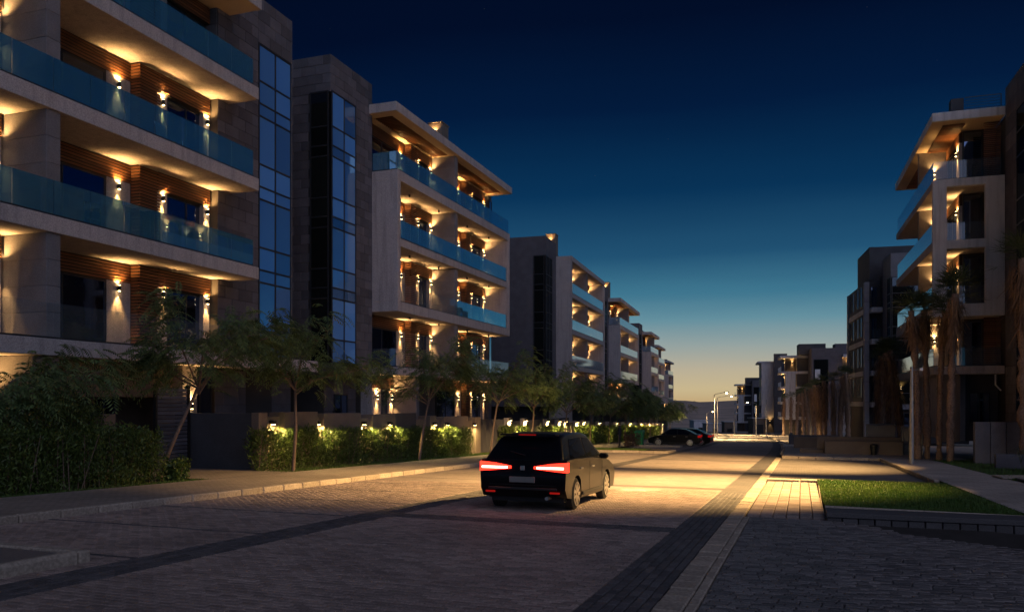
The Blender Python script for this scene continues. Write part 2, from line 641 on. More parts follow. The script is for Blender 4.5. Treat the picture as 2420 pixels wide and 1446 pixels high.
class Block:
    """one apartment block; u runs up the street, w towards the street, z up, measured from the front corner of its balcony frame"""
    def __init__(s, x, y, theta, base, side, label, nick, lod=0):
        s.th, s.side, s.base, s.lod, s.nick = theta, side, base, lod, nick
        s.rotz = math.pi / 2 - theta
        s.e = empty('apartment_building', (x, y, base), s.rotz)
        tag(s.e, label, 'building')
        s.x, s.y = x, y
        s.nslat = 0
        s.more = Join()
        s.wood_more = Join()

    def Y(s, w):
        return -s.side * w

    def world(s, u, w, z):
        c, sn = math.cos(s.rotz), math.sin(s.rotz)
        yy = s.Y(w)
        return Vector((s.x + c * u - sn * yy, s.y + sn * u + c * yy, s.base + z))

    def box(s, name, u0, u1, w0, w1, z0, z1, mat, ch=0.0, parent=None):
        return bx(name, parent or s.e, u0, u1, s.Y(w0), s.Y(w1), z0, z1, mat, ch)

    def slat(s, u0, u1, w0, w1, z0, z1):
        if s.lod == 0 and s.nslat < 300:
            s.nslat += 1
            s.box('slat', u0, u1, w0, w1, z0, z1, 'wood')
        else:
            a, b = sorted((s.Y(w0), s.Y(w1)))
            s.wood_more.box(u0, u1, a, b, z0, z1)

    def finish(s):
        if s.wood_more.v:
            s.wood_more.build('slats', 'wood', s.e, kind='stuff')

    def lslat(s, u0, u1, w0, w1, z0, z1, th=.03):
        """corner slat: runs along the front and returns down the side that faces the camera"""
        if s.lod == 0 and s.nslat < 300:
            s.nslat += 1
            key = ('L', round(u1 - u0, 3), round(w1 - w0, 3), round(z1 - z0, 3), s.side)
            if key not in BOXES:
                a, b = u1 - u0, w1 - w0
                pts = [(0, 0), (a, 0), (a, -th), (th, -th), (th, -b), (0, -b)]
                hh = z1 - z0
                V = [(p, -s.side * q, z) for z in (0, hh) for p, q in pts]
                F = [tuple(range(6))[::-1], tuple(range(6, 12))] + [(i, (i + 1) % 6, (i + 1) % 6 + 6, i + 6) for i in range(6)]
                me = bpy.data.meshes.new('corner_slat')
                me.from_pydata(V, [], F)
                me.materials.append(MATS['wood'])
                BOXES[key] = me
            link('slat', BOXES[key], s.e, (u0, s.Y(w1), z0))
        else:
            s.slat(u0, u1, w1 - th, w1, z0, z1)
            s.slat(u0, u0 + th, w0, w1 - th - .001, z0, z1)

    def window(s, u0, u1, w, z0, z1, n=2, glass='window_glass', trans=None, cam_face=False, fr=.06):
        """window in a wall that faces the street (or the camera); its frame is the part, its panes the sub-parts"""
        L = u1 - u0
        xs = [0, fr]
        step = (L - fr * (n + 1)) / n
        for i in range(n):
            xs += [xs[-1] + step, xs[-1] + step + fr]
        hgt = z1 - z0
        zs = [0, fr]
        if trans:
            for tz in trans:
                zs += [tz - z0 - fr / 2, tz - z0 + fr / 2]
        zs += [hgt - fr, hgt]
        V, F = lattice(xs, zs, lambda i, j: i % 2 == 1 and j % 2 == 1, .06)
        if cam_face:   # u0,u1 are w values here and w is the u of the wall
            o = mesh_obj('window', [(y, -s.side * x, z) for x, y, z in V], F, 'metal_frame', s.e, (w - .06, s.Y(u0), z0))
        else:
            o = mesh_obj('window', [(x, -s.side * (.06 - y), z) for x, y, z in V], F, 'metal_frame', s.e, (u0, s.Y(w), z0))
        for i in range(1, len(xs) - 1, 2):
            for j in range(1, len(zs) - 1, 2):
                if cam_face:
                    bx('pane', o, .02, .035, -s.side * xs[i], -s.side * xs[i + 1], zs[j], zs[j + 1], glass)
                else:
                    bx('pane', o, xs[i], xs[i + 1], s.Y(.02), s.Y(.035), zs[j], zs[j + 1], glass)
        return o

    def railing(s, u0, u1, w, z, hgt=.9, pw=1.19, glass='rail_glass', gap=.012):
        o = s.box('railing', u0, u1, w - .03, w + .03, z, z + .05, 'metal_frame')
        n = max(1, round((u1 - u0) / pw))
        st = (u1 - u0) / n
        cx = (u0 + u1) / 2
        for i in range(n):
            a = u0 + i * st + gap - cx
            bx('pane', o, a, a + st - 2 * gap, -.008, .008, .02, hgt, glass)
        return o

    def railing_side(s, u, w0, w1, z, hgt=.9, glass='rail_glass'):
        o = s.box('railing', u - .03, u + .03, w0, w1, z, z + .05, 'metal_frame')
        d = (w1 - w0) / 2 - .012
        bx('pane', o, -.008, .008, -d, d, .02, hgt, glass)
        return o

    def tiles_street(s, u0, u1, w, z0, z1, tw=.8, th=.43, skip=None, mat='stone'):
        """stone slabs on a wall facing the street"""
        rows = max(1, round((z1 - z0) / th))
        h = (z1 - z0) / rows
        for r in range(rows):
            n = max(1, round((u1 - u0) / tw))
            cut = [u0 + (u1 - u0) * i / n for i in range(n + 1)]
            if n > 1 and r % 2:
                cut = [u0] + [c - (u1 - u0) / n / 2 for c in cut[1:]] + [u1]
            for a, b in zip(cut[:-1], cut[1:]):
                if skip and skip((a + b) / 2, z0 + (r + .5) * h):
                    continue
                dd = random.choice((0, .003, .006))
                s.box('stone', a + .006, b - .006, w, w + .03 + dd, z0 + r * h + .006, z0 + (r + 1) * h - .006, mat, .006)

    def tiles_cam(s, u, w0, w1, z0, z1, tw=.8, th=.43, skip=None, mat='stone'):
        """stone slabs on a wall facing the camera"""
        rows = max(1, round((z1 - z0) / th))
        h = (z1 - z0) / rows
        for r in range(rows):
            n = max(1, round((w1 - w0) / tw))
            cut = [w0 + (w1 - w0) * i / n for i in range(n + 1)]
            if n > 1 and r % 2:
                cut = [w0] + [c - (w1 - w0) / n / 2 for c in cut[1:]] + [w1]
            for a, b in zip(cut[:-1], cut[1:]):
                if skip and skip((a + b) / 2, z0 + (r + .5) * h):
                    continue
                dd = random.choice((0, .003, .006))
                s.box('stone', u - .03 - dd, u, a + .006, b - .006, z0 + r * h + .006, z0 + (r + 1) * h - .006, mat, .006)

    def lamp(s, u, w, z, label, gain=1.0):
        wall_lamp(s.world(u, w, z), s.rotz, s.Y(1), label, 'balcony lamps of ' + s.nick, s.lod == 0, gain)

    def can(s, u, w, z, where):
        """small black ceiling spotlight under a balcony"""
        p = s.world(u, w, z - .07)
        o = link('ceiling_spotlight', cyl_mesh(.05, .14, 'metal_black'), None, p)
        tag(o, 'unlit black ceiling can ' + where + ' of ' + s.nick, 'ceiling lamp', 'ceiling cans under the balconies')

    # ---- one balcony bay: window, lamp, slatted shaft, lamp, window, lamp
    def bay(s, b0, uend, z, ceil, fl, bname, start=None, lamps=(1, 1, 1), gain=1.0, first_window=True, shaft_back=True):
        d = s.lod
        where = f'on {FNAME[fl]} floor, {bname}, of {s.nick}'
        us = start if start is not None else b0
        band = .62
        hd = ceil - band                                       # head height of the windows
        # back walls
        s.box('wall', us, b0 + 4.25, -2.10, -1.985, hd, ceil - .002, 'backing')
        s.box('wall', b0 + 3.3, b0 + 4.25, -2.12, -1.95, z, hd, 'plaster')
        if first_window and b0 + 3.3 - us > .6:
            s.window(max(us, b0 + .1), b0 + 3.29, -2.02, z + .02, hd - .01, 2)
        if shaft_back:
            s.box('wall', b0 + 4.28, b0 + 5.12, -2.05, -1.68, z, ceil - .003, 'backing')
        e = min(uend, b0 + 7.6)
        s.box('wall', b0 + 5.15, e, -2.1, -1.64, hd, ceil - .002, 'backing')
        s.box('wall', b0 + 5.15, b0 + 5.65, -2.12, -1.75, z, hd - .002, 'plaster')
        s.window(b0 + 5.66, e - .02, -1.85, z + .02, hd - .012, 2)
        # slats: bands above the windows and the corner shaft
        if d <= 1:
            n = 6
            for i in range(n):
                z0 = hd + .02 + i * (band - .04) / n
                s.slat(us, b0 + 4.245, -1.955, -1.925, z0, z0 + .06)
            for i in range(n):
                z0 = hd + .02 + i * (band - .04) / n
                s.slat(b0 + 5.155, e - .005, -1.61, -1.58, z0, z0 + .06)
            n = int((ceil - z - .06) / .1)
            for i in range(n):
                z0 = z + .04 + i * (ceil - z - .06) / n
                s.lslat(b0 + 4.25, b0 + 5.15, -1.92, -1.55, z0, z0 + .06)
        else:
            for i in range(4):
                z0 = hd + .02 + i * .15
                s.slat(us, b0 + 4.245, -1.955, -1.925, z0, z0 + .1)
                s.slat(b0 + 5.155, e - .005, -1.61, -1.58, z0, z0 + .1)
            n = int((ceil - z) / .2)
            for i in range(n):
                z0 = z + .04 + i * (ceil - z - .06) / n
                s.slat(b0 + 4.25, b0 + 5.15, -1.92, -1.55, z0, z0 + .12)
        zl = z + 1.95
        pos = [(b0 + 3.72, -1.95, 'before the slatted shaft'), (b0 + 5.4, -1.75, 'just past the slatted shaft'), (e - .16, -1.64, 'at the far end')]
        for k, on in enumerate(lamps):
            if on:
                u, w, tx = pos[k]
                if k == 2:
                    s.box('wall', e - .3, e + .02, -1.84, -1.64, z, hd - .004, 'plaster')
                s.lamp(u, w, zl, f'black lamp {tx}, {FNAME[fl]} floor {bname}, {s.nick}', gain * on)


def stone_tower(b, u0, u1, w1, wback, glass_u, glass_w, top=PARAPET, lod=0, over=3.5, rows=None, blue='stair_glass_sky', far='stone_far'):
    """corner tower of stone with a glazed corner; u0 its near corner, w1 its street face"""
    g0, g1 = 4.0, 16.5
    gu = u0 + glass_u
    gw = w1 - glass_w
    b.box('wall', gu, u1, wback, w1 - .001, over, top, 'core' if lod == 0 else far)          # behind the stone
    b.box('wall', u0, gu - .001, wback, gw - .001, over, top, 'core' if lod == 0 else far)
    b.box('wall', u0, gu - .001, gw, w1 - .001, g1, top, 'core' if lod == 0 else far)
    b.box('wall', u0, gu - .001, gw, w1 - .001, over, g0, 'core' if lod == 0 else far)
    if lod == 0:
        b.tiles_street(u0 - .03, u1, w1, over, top, skip=lambda u, z: u < gu and g0 < z < g1)
        b.tiles_cam(u0, wback, w1, over, top, skip=lambda w, z: w > gw and g0 < z < g1)
    tr = []
    for k in range(4):
        tr += [13.5 - 3.26 * k, 13.99 - 3.26 * k, 14.87 - 3.26 * k]
    tr = sorted(t for t in tr if g0 + .3 < t < g1 - .3)
    b.window(u0 + .0, gu - .002, w1 + .01, g0, g1, 2, blue, tr, fr=.07)
    b.window(gw + .0, w1 - .07, u0, g0, g1, 1, 'stair_glass_dark', tr, cam_face=True, fr=.07)
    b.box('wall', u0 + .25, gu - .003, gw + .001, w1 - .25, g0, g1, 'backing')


def street_block(b, length=16.4, bays=((0.25, .32, 7.30), (8.15, 7.78, 15.98)), frame=(F2, F4), div=(7.32, 7.76), wall_w=-1.5,
                 roof_over=True, tower=True, glass='rail_glass', lamps=(1, 1, 1), gain=1.0, low_glass='rail_clear', wback=-13.0, cans=True):
    """the balcony half of a block: frame, slabs, bays, roof"""
    lod = b.lod
    L = length
    b.box('wall', 0, L, wback, -2.13, .0, PARAPET - .4, 'core')                # main body
    b.box('wall', 0.001, L, -2.128, -2.121, F1, ROOF0, 'plaster')
    fz0, fz1 = frame
    # ---- slabs
    for i, z in enumerate(FLOORS):
        fl = i + 1
        edge = z in frame
        if edge:
            continue
        inside = fz0 < z < fz1
        b.box('slab', .34 if inside else 0, L - .42 if inside else L, -2.11, -.06 if inside else 0, z - .40, z, 'plaster', .012)
    for z in frame:
        if z == ROOF0:
            continue
        b.box('slab', 0, L, -2.115, 0, z - .46, z + .04, 'plaster', .012)
    # ---- frame fins
    ftop = fz1 - .462 if fz1 != ROOF0 else ROOF0
    b.box('fin', 0, .32, -2.11, -.001, fz0 + .042, ftop - .001, 'plaster', .012)
    b.box('fin', L - .40, L, -2.11, -.001, fz0 + .042, ftop - .001, 'plaster', .012)
    # ---- party wall between the two bays
    if div:
        lv = [F1] + [z for z in FLOORS[1:]] + [ROOF0]
        for i in range(4):
            z0, z1 = FLOORS[i] + (.045 if FLOORS[i] in frame else .003), (FLOORS[i + 1] - .47 if i < 3 else ROOF0)
            n = 4 if lod == 0 else 1
            for k in range(n):
                a, c = z0 + (z1 - z0) * k / n, z0 + (z1 - z0) * (k + 1) / n
                b.box('party_wall', div[0], div[1], -2.1, -.14, a + .003, c - .003, 'stone_fin', .008)
    # ---- bays
    for bi, (b0, st, en) in enumerate(bays):
        bn = 'near bay' if bi == 0 else 'far bay'
        for i, z in enumerate(FLOORS):
            zz = z + (.04 if z in frame else 0)
            ceil = (FLOORS[i + 1] - (.46 if FLOORS[i + 1] in frame else .40)) if i < 3 else ROOF0
            e2 = en
            if bi == len(bays) - 1 and i == 3:
                e2 = en
            b.bay(b0, e2, zz, ceil - .001, i + 1, bn, st, lamps, gain, shaft_back=lod > 0 or bi > 0)
            if cans and lod == 0 and i < 3:
                b.can(b0 + 2.6, -.8, ceil, f'near the party wall, {FNAME[i + 1]} floor {bn}' if bi else f'over the shaft side, {FNAME[i + 1]} floor {bn}')
                b.can(b0 + 6.3, -.8, ceil, f'at the far end, {FNAME[i + 1]} floor {bn}')
    # ---- railings
    for i, z in enumerate(FLOORS):
        gl = glass if i >= 1 else low_glass
        if i == 1 and lod == 0:
            gl = low_glass
        inside = fz0 <= z < fz1 - .1
        zz = z + (.042 if z in frame else .002)
        a, c = (.36, L - .44) if inside else (.05, L - .05)
        if div and lod == 0:
            b.railing(a, div[0] + .2, -.09, zz, glass=gl)
            b.railing(div[0] + .22, c, -.09, zz, glass=glass if i >= 1 else low_glass)
        else:
            b.railing(a, c, -.09, zz, glass=gl, pw=1.2 if lod == 0 else 2.0)
        if not inside:
            b.railing_side(.05, -1.45, -.12, zz, glass=gl)
    # ---- roof with a slatted timber ceiling
    if roof_over:
        xs = [-.28, .35, (div[0] if div else L / 2) - .05, (div[1] if div else L / 2) + .05, L - .35, L + .2]
        ys = [0, .55, 1.62, 2.1]
        V, F = lattice(xs, ys, lambda i, j: j == 1 and i in (1, 3), ROOF1 - ROOF0 - .1)
        mesh_obj('roof', [(x, -b.side * (.05 - y), ROOF0 + k) for x, k, y in V], F, 'soffit', b.e)
        b.box('roof_deck', -.27, L + .19, -2.04, .04, ROOF1 - .099, ROOF1, 'plaster')
        b.box('fascia', -.30, L + .22, .051, .09, ROOF0 - .003, ROOF1 + .004, 'plaster', .008)
        b.box('fascia', -.32, -.281, -2.05, .09, ROOF0 - .003, ROOF1 + .004, 'plaster', .008)
        for a, c in ((xs[1], xs[2]), (xs[3], xs[4])):
            n = int((c - a) / .2) if lod <= 1 else int((c - a) / .4)
            for k in range(n):
                u = a + (k + .5) * (c - a) / n
                b.slat(u - .03, u + .03, -1.56, -.51, ROOF0 + .03, ROOF0 + .12)
            b.box('ceiling_panel', a, c, -1.565, -.505, ROOF0 + .2, ROOF0 + .24, 'wood_dark')
    else:
        b.box('roof', 0, L, -2.1, 0, ROOF0, ROOF1, 'plaster', .012)
        b.box('fin', 0, .32, -2.11, -.001, 1.0, fz0 - .47, 'plaster')
    b.box('parapet', .2, L - .1, -2.6, -2.2, PARAPET - .4, ROOF1 + .5, 'core')


def roof_box(b, u, w, label, wid=1.0, dep=.9, hgt=2.15):
    """stair head or chimney on the roof with a lamp on the side that faces the camera"""
    z = ROOF1 + .1
    c = b.world(u, w, z)
    t = empty('chimney', c, b.rotz)
    tag(t, label, 'chimney', 'chimneys on the roofs')
    bx('shaft', t, 0, wid, -dep / 2, dep / 2, -1.0, hgt, 'plaster_wall', .01)
    bx('cap', t, -.04, wid + .04, -dep / 2 - .04, dep / 2 + .04, hgt + .001, hgt + .07, 'plaster_wall', .01)
    p = b.world(u - .001, w, z + hgt * .68)
    wall_lamp(p, b.rotz + math.pi / 2, 1, 'black lamp on the ' + label, 'roof lamps', False, .7)


def px_block(px, Y, vp):
    return (px - CXP) / FOC * Y, Y, math.atan((vp - CXP) / FOC)
# =================================================================== the setting: land, road, pavements
def strip(name, s0, s1, t0, t1, z, mat, ds=3.0, parent=None, kind='structure', dz=None):
    """sheet that follows the street; carries (s, t) in its uv map"""
    n = max(1, int((s1 - s0) / ds))
    ss = [s0 + (s1 - s0) * i / n for i in range(n + 1)]
    nt_ = max(1, int((t1 - t0) / 2.0))
    ts = [t0 + (t1 - t0) * j / nt_ for j in range(nt_ + 1)]
    V, F, UV = [], [], []
    for s in ss:
        for t in ts:
            V.append(S(s, t, z + (dz(s, t) if dz else 0), True))
            UV.append((s, t))
    m = len(ts)
    for i in range(n):
        for j in range(nt_):
            F.append((i * m + j, i * m + j + 1, (i + 1) * m + j + 1, (i + 1) * m + j))
    o = mesh_obj(name, V, F, mat, parent)
    uv = o.data.uv_layers.new(name='st')
    for p in o.data.polygons:
        for li in p.loop_indices:
            uv.data[li].uv = UV[o.data.loops[li].vertex_index]
    if kind and parent is None:
        tag(o, kind=kind)
    return o


def paving_mat(name, kinds, bw=.2, bh=.1, swap=False):
    """distant paving: brick joints from the uv map, the bond colours as laid. kinds: callable(t, s_socket, t_socket) -> mask of dark pavers"""
    m, t, out = base_mat(name)
    p = nd(t, 'BsdfPrincipled')
    lk(t, p.outputs[0], out.inputs[0])
    uv = nd(t, 'UVMap', uv_map='st')
    sp_ = nd(t, 'SeparateXYZ')
    lk(t, uv.outputs[0], sp_.inputs[0])
    cb = nd(t, 'CombineXYZ')
    a, b = (sp_.outputs[1], sp_.outputs[0]) if not swap else (sp_.outputs[0], sp_.outputs[1])
    lk(t, a, cb.inputs[0])
    lk(t, b, cb.inputs[1])
    br = nd(t, 'TexBrick')
    br.inputs['Scale'].default_value = 1.0
    br.inputs['Brick Width'].default_value = bw
    br.inputs['Row Height'].default_value = bh
    br.inputs['Mortar Size'].default_value = .006
    br.inputs['Color1'].default_value = (.85, .85, .85, 1)
    br.inputs['Color2'].default_value = (1.12, 1.12, 1.12, 1)
    br.inputs['Mortar'].default_value = (.38, .38, .38, 1)
    lk(t, cb.outputs[0], br.inputs['Vector'])
    g = nd(t, 'NewGeometry')
    pos = g.outputs['Position']
    light, dark = kinds[0], kinds[1]
    cl = mixc(t, noise_fac(t, pos, .5), light, tuple(v * .8 for v in light))
    cd = mixc(t, noise_fac(t, pos, .8), dark, tuple(v * .75 for v in dark))
    c = cl
    if len(kinds) > 2:
        c = mixc(t, kinds[2](t, sp_.outputs[0], sp_.outputs[1]), cl, cd)
    st = noise_fac(t, pos, .25, 5, .45, .75)
    c = mixc(t, math_n(t, 'MULTIPLY', st, .45), c, tuple(v * .55 for v in light))
    c = mixc(t, 1.0, c, br.outputs['Color'], 'MULTIPLY')
    lk(t, c, p.inputs['Base Color'])
    p.inputs['Roughness'].default_value = .75
    bp = nd(t, 'Bump')
    bp.inputs['Strength'].default_value = .5
    bp.inputs['Distance'].default_value = .01
    lk(t, br.outputs['Fac'], bp.inputs['Height'])
    bp.invert = True
    lk(t, bp.outputs[0], p.inputs['Normal'])
    MATS[name] = m


def between(t, v, lo, hi):
    return math_n(t, 'MULTIPLY', math_n(t, 'GREATER_THAN', v, lo), math_n(t, 'LESS_THAN', v, hi))


BAND0, BAND1 = -7.72, -7.05       # dark band between the lane and the parking bays
RB0, RB1 = -1.97, -1.31           # dark band along the right kerb
LKERB = -12.05
CROSS0, CROSSP = 12.75, 8.95      # dark bands across the lane


def dark_paver(s, t):
    if BAND0 < t < BAND1 or RB0 < t < RB1:
        return True
    if BAND1 <= t <= RB0:
        q = (s - CROSS0) % CROSSP
        return q < .62 and s > 12
    if LKERB < t <= BAND0:
        return ((s - 10.0) % 2.45) < .11
    return False


def road_mask(t, s, tt):
    m = math_n(t, 'MAXIMUM', between(t, tt, BAND0, BAND1), between(t, tt, RB0, RB1))
    q = math_n(t, 'MODULO', math_n(t, 'ADD', s, -CROSS0 + CROSSP * 4), CROSSP)
    m = math_n(t, 'MAXIMUM', m, math_n(t, 'MULTIPLY', math_n(t, 'LESS_THAN', q, .62), between(t, tt, BAND1, RB0)))
    q = math_n(t, 'MODULO', math_n(t, 'ADD', s, -10 + 24.5), 2.45)
    return math_n(t, 'MAXIMUM', m, math_n(t, 'MULTIPLY', math_n(t, 'LESS_THAN', q, .11), between(t, tt, LKERB, BAND0)))


BEIGE, DARK, GREY = (.30, .248, .228), (.095, .088, .091), (.21, .185, .175)
paving_mat('road_paving', (BEIGE, DARK, road_mask))
paving_mat('pavement_paving', ((.32, .265, .225), DARK), .2, .1)
paving_mat('bay_paving', (GREY, DARK), .2, .1)
paving_mat('path_paving', ((.46, .39, .34), DARK), .4, .4)

# land: falls with the street, then a wide dusky plain with low hills
gv, gf = [], []
rows = [-60, -20, 0, 40, 80, 120, 160, 200, 240, 280, 300, 340, 420, 560, 800, 1200, 1800, 2600, 3800, 5200]
cols = [-4000, -2500, -1500, -900, -700, -500, -400, -300, -250, -200, -160, -120, -80, -40, -20, 0, 20, 40, 80, 120, 200, 300, 500, 900, 1500, 2500, 4000]
for r in rows:
    for c in cols:
        z = -.25 if r < 330 else -.25 - .004 * (r - 330) * (1 if r < 900 else 0) - (2.3 if r >= 900 else 0)
        if r > 500:
            k_ = 1 + 5 * max(0, r - 1200) / 4000
            z += k_ * (3.0 * math.sin(c * .004 + r * .01) + 2.2 * math.sin(c * .011 + r * .003) + 1.2 * math.sin(c * .023 + r)) + .0035 * r
        gv.append(S(r, c, z))
n = len(cols)
for i in range(len(rows) - 1):
    for j in range(n - 1):
        gf.append((i * n + j, i * n + j + 1, (i + 1) * n + j + 1, (i + 1) * n + j))
tag(mesh_obj('ground', gv, gf, 'desert'), kind='structure')

NEAR = 21.0                        # pavers are laid one by one up to here


def ramp_dz(s, t):
    return -.085 * max(0.0, t - .35) * (1 if s < 15.7 else 0)


road = strip('road', NEAR - .05, 330, LKERB, -1.31, 0, 'road_paving')
bed = strip('road_bed', 2, NEAR + .2, LKERB, -.9, -.045, 'joint', parent=None)
bed2 = strip('driveway_bed', 2, 15.75, -.92, 14, -.05, 'joint', 1.0, dz=ramp_dz)
tag(strip('pavement', 1, 330, -15.0, LKERB - .15, .125, 'pavement_paving'), kind='structure')

# ---- pavers one by one
PV, PF = [], []


def paver_shape(lx, ly, hgt=.03, ch=.010):
    """top and chamfered rim of one paver, centred"""
    x, y = lx / 2, ly / 2
    a, b = x - ch, y - ch
    V = [(-a, -b, 0), (a, -b, 0), (a, b, 0), (-a, b, 0), (-x, -y, -ch), (x, -y, -ch), (x, y, -ch), (-x, y, -ch),
         (-x, -y, -hgt), (x, -y, -hgt), (x, y, -hgt), (-x, y, -hgt)]
    F = [(0, 1, 2, 3)]
    for i in range(4):
        j = (i + 1) % 4
        F.append((i + 4, j + 4, j, i))
        F.append((i + 8, j + 8, j + 4, i + 4))
    return V, F


PMESH = {}


def paver_mesh(lx, ly, mat):
    key = (lx, ly, mat)
    if key not in PMESH:
        V, F = paver_shape(lx, ly)
        me = bpy.data.meshes.new('paver')
        me.from_pydata(V, [], F)
        me.materials.append(MATS[mat])
        PMESH[key] = me
    return PMESH[key]


bulk = {}
cand = []


def lay(s, t, ls, lt, mat, owner, dz=0.0):
    """one paver centred at street position (s,t); owner: which surface it belongs to"""
    X, Y = s * SP + t * CP, s * CP - t * SP
    if Y < 3.5:
        return
    px = CXP + FOC * X / Y
    py = HZP + FOC * (EYE - (-FALL * s + dz)) / Y
    if px < -60 or px > 2480 or py > 1560:
        return
    cand.append((Y, s, t, ls, lt, mat, owner, dz))


def course(s0, s1, t0, t1, along_t=True, bw=.2, bh=.1, fn=None, owner='road', dzf=None):
    g = .011
    if along_t:
        i, s = 0, s0
        while s < s1 - .02:
            h_ = min(bh, s1 - s)
            t = t0 - (bw / 2 if i % 2 else 0) if owner == 'road' else t0 - random.uniform(0, bw)
            while t < t1 - .01:
                a, b = max(t, t0), min(t + bw, t1)
                if b - a > .03:
                    m = fn((s + h_ / 2), (a + b) / 2)
                    if m:
                        lay(s + h_ / 2, (a + b) / 2, round(h_ - g, 3), round(b - a - g, 3), m, owner, dzf(s, t) if dzf else 0)
                t += bw
            s += bh
            i += 1
    else:
        i, t = 0, t0
        while t < t1 - .02:
            w_ = min(bh, t1 - t)
            s = s0 - (bw / 2 if i % 2 else 0)
            while s < s1 - .01:
                a, b = max(s, s0), min(s + bw, s1)
                if b - a > .03:
                    m = fn((a + b) / 2, t + w_ / 2)
                    if m:
                        lay((a + b) / 2, t + w_ / 2, round(b - a - g, 3), round(w_ - g, 3), m, owner, dzf(s, t) if dzf else 0)
                s += bw
            t += bh
            i += 1


pick = lambda s, t: 'paver_dark' if dark_paver(s, t) else 'paver_beige'
course(3.6, NEAR, LKERB, BAND0, True, fn=pick)
course(3.6, NEAR, BAND0, BAND1, False, bh=.112, fn=pick)
course(3.6, NEAR, BAND1, RB0, True, fn=pick)
course(3.6, NEAR, RB0, RB1, False, bh=.11, fn=pick)
course(3.6, 15.6, -.91, 13, True, fn=lambda s, t: 'paver_grey', owner='driveway', dzf=ramp_dz)

# the near 300 are pieces of their own, the rest of each surface is one mass
cand.sort(key=lambda c: c[0])
mass = {}
road_e, drive_e = road, bed2
tag(road_e, kind='structure')
drive_e.name = 'driveway'
quota = {'road': 190, 'driveway': 110}
inv = {k: o.matrix_world.inverted() for k, o in (('road', road_e), ('driveway', drive_e))}
for (Y, s, t, ls, lt, mat, owner, dz) in cand:
    rot = Euler((random.gauss(0, .009), random.gauss(0, .009), random.gauss(0, .006)))
    M = STREET @ Matrix.Translation((s, -t, dz + random.gauss(0, .0016))) @ rot.to_matrix().to_4x4()
    if quota[owner] > 0:
        quota[owner] -= 1
        o = link('paver', paver_mesh(ls, lt, mat), road_e if owner == 'road' else drive_e)
        o.matrix_local = M
    else:
        mass.setdefault((owner, mat), []).append((M, ls, lt))
for (owner, mat), L in mass.items():
    VV = np.zeros((len(L) * 12, 3))
    F0 = None
    FF = []
    for i, (M, ls, lt) in enumerate(L):
        V, F = paver_shape(ls, lt)
        A = np.array(M)
        VV[i * 12:(i + 1) * 12] = np.array(V) @ A[:3, :3].T + A[:3, 3]
        FF += [tuple(q + i * 12 for q in f) for f in F]
    o = mesh_obj('pavers', VV, FF, mat, road_e if owner == 'road' else drive_e)
    o['kind'] = 'stuff'

# ---- kerbs
def street_piece(name, parent, s0, s1, t0, t1, z0, z1, mat, ch=.02, jit=.004):
    me = box_mesh(s1 - s0, t1 - t0, z1 - z0, mat, ch)
    o = link(name, me, parent)
    M = STREET @ Matrix.Translation(((s0 + s1) / 2, -(t0 + t1) / 2 - bend((s0 + s1) / 2), (z0 + z1) / 2 + random.gauss(0, jit))) @ \
        Euler((random.gauss(0, .006), random.gauss(0, .006), random.gauss(0, .008))).to_matrix().to_4x4()
    o.matrix_local = M
    return o


def kerb(name, label, s0, s1, t0, t1, step, z0=-.1, z1=.13, mat='kerb_stone', ch=.022):
    e = empty(name)
    tag(e, label, 'kerb', kind='structure')
    n = max(1, round((s1 - s0) / step))
    st = (s1 - s0) / n
    for i in range(n):
        street_piece('kerb_stone', e, s0 + i * st + .008, s0 + (i + 1) * st - .008, t0, t1, z0, z1, mat, ch)
    return e


def kerb_across(name, label, s0, s1, t0, t1, step, z0=-.1, z1=.13):
    e = empty(name)
    tag(e, label, 'kerb', kind='structure')
    n = max(1, round((t1 - t0) / step))
    st = (t1 - t0) / n
    for i in range(n):
        street_piece('kerb_stone', e, s0, s1, t0 + i * st + .008, t0 + (i + 1) * st - .008, z0, z1, 'kerb_stone', .022)
    return e


kerb('kerb', 'pale kerb along the pavement by the hedges', 4, 46.5, LKERB - .16, LKERB, .78)
kerb('kerb', 'pale kerb along the far pavement', 66, 130, LKERB - .16, LKERB, 2.0)
kerb('kerb_strip', 'flat pale stones edging the carriageway', 5.5, 46, -1.30, -1.03, .36, -.1, .012, 'kerb_stone', .014)
kerb('kerb_strip', 'narrow second row of flat edging stones', 5.5, 15.6, -1.02, -.92, .36, -.1, .006, 'kerb_stone', .012)

# ---- parking-bay islands
def island(label, s0, s1, t0, t1, grass=None):
    e = empty('traffic_island')
    tag(e, label, 'traffic island', kind='structure')
    w = .16
    n = max(2, round((t1 - t0) / .8))
    st = (t1 - t0) / n
    for i in range(n):
        a, b = t0 + i * st + .006, t0 + (i + 1) * st - .006
        street_piece('kerb_stone', e, s0, s0 + w, a, b, -.1, .14, 'kerb_stone', .02)
        street_piece('kerb_stone', e, s1 - w, s1, a, b, -.1, .14, 'kerb_stone', .02)
    street_piece('kerb_stone', e, s0 + w + .01, s1 - w - .01, t1 - w, t1, -.1, .14, 'kerb_stone', .04)
    street_piece('island_paving', e, s0 + w + .005, s1 - w - .005, t0, t1 - w - .01, -.1, .125, 'paver_grey' if not grass else 'soil', .01, .0)
    return e


island('low kerbed island at the end of a parking bay beside the camera', 5.2, 7.25, -13, -8.0)
island('pale kerbed island with a grass strip before the parked cars', 48.2, 52.0, -13.5, -7.6, True)
island('kerbed strip behind the green bin', 61.6, 63.4, -14, -8.6)
island('far kerbed island at the foot of a tall street lamp', 104, 107.5, -15, -9.2, True)

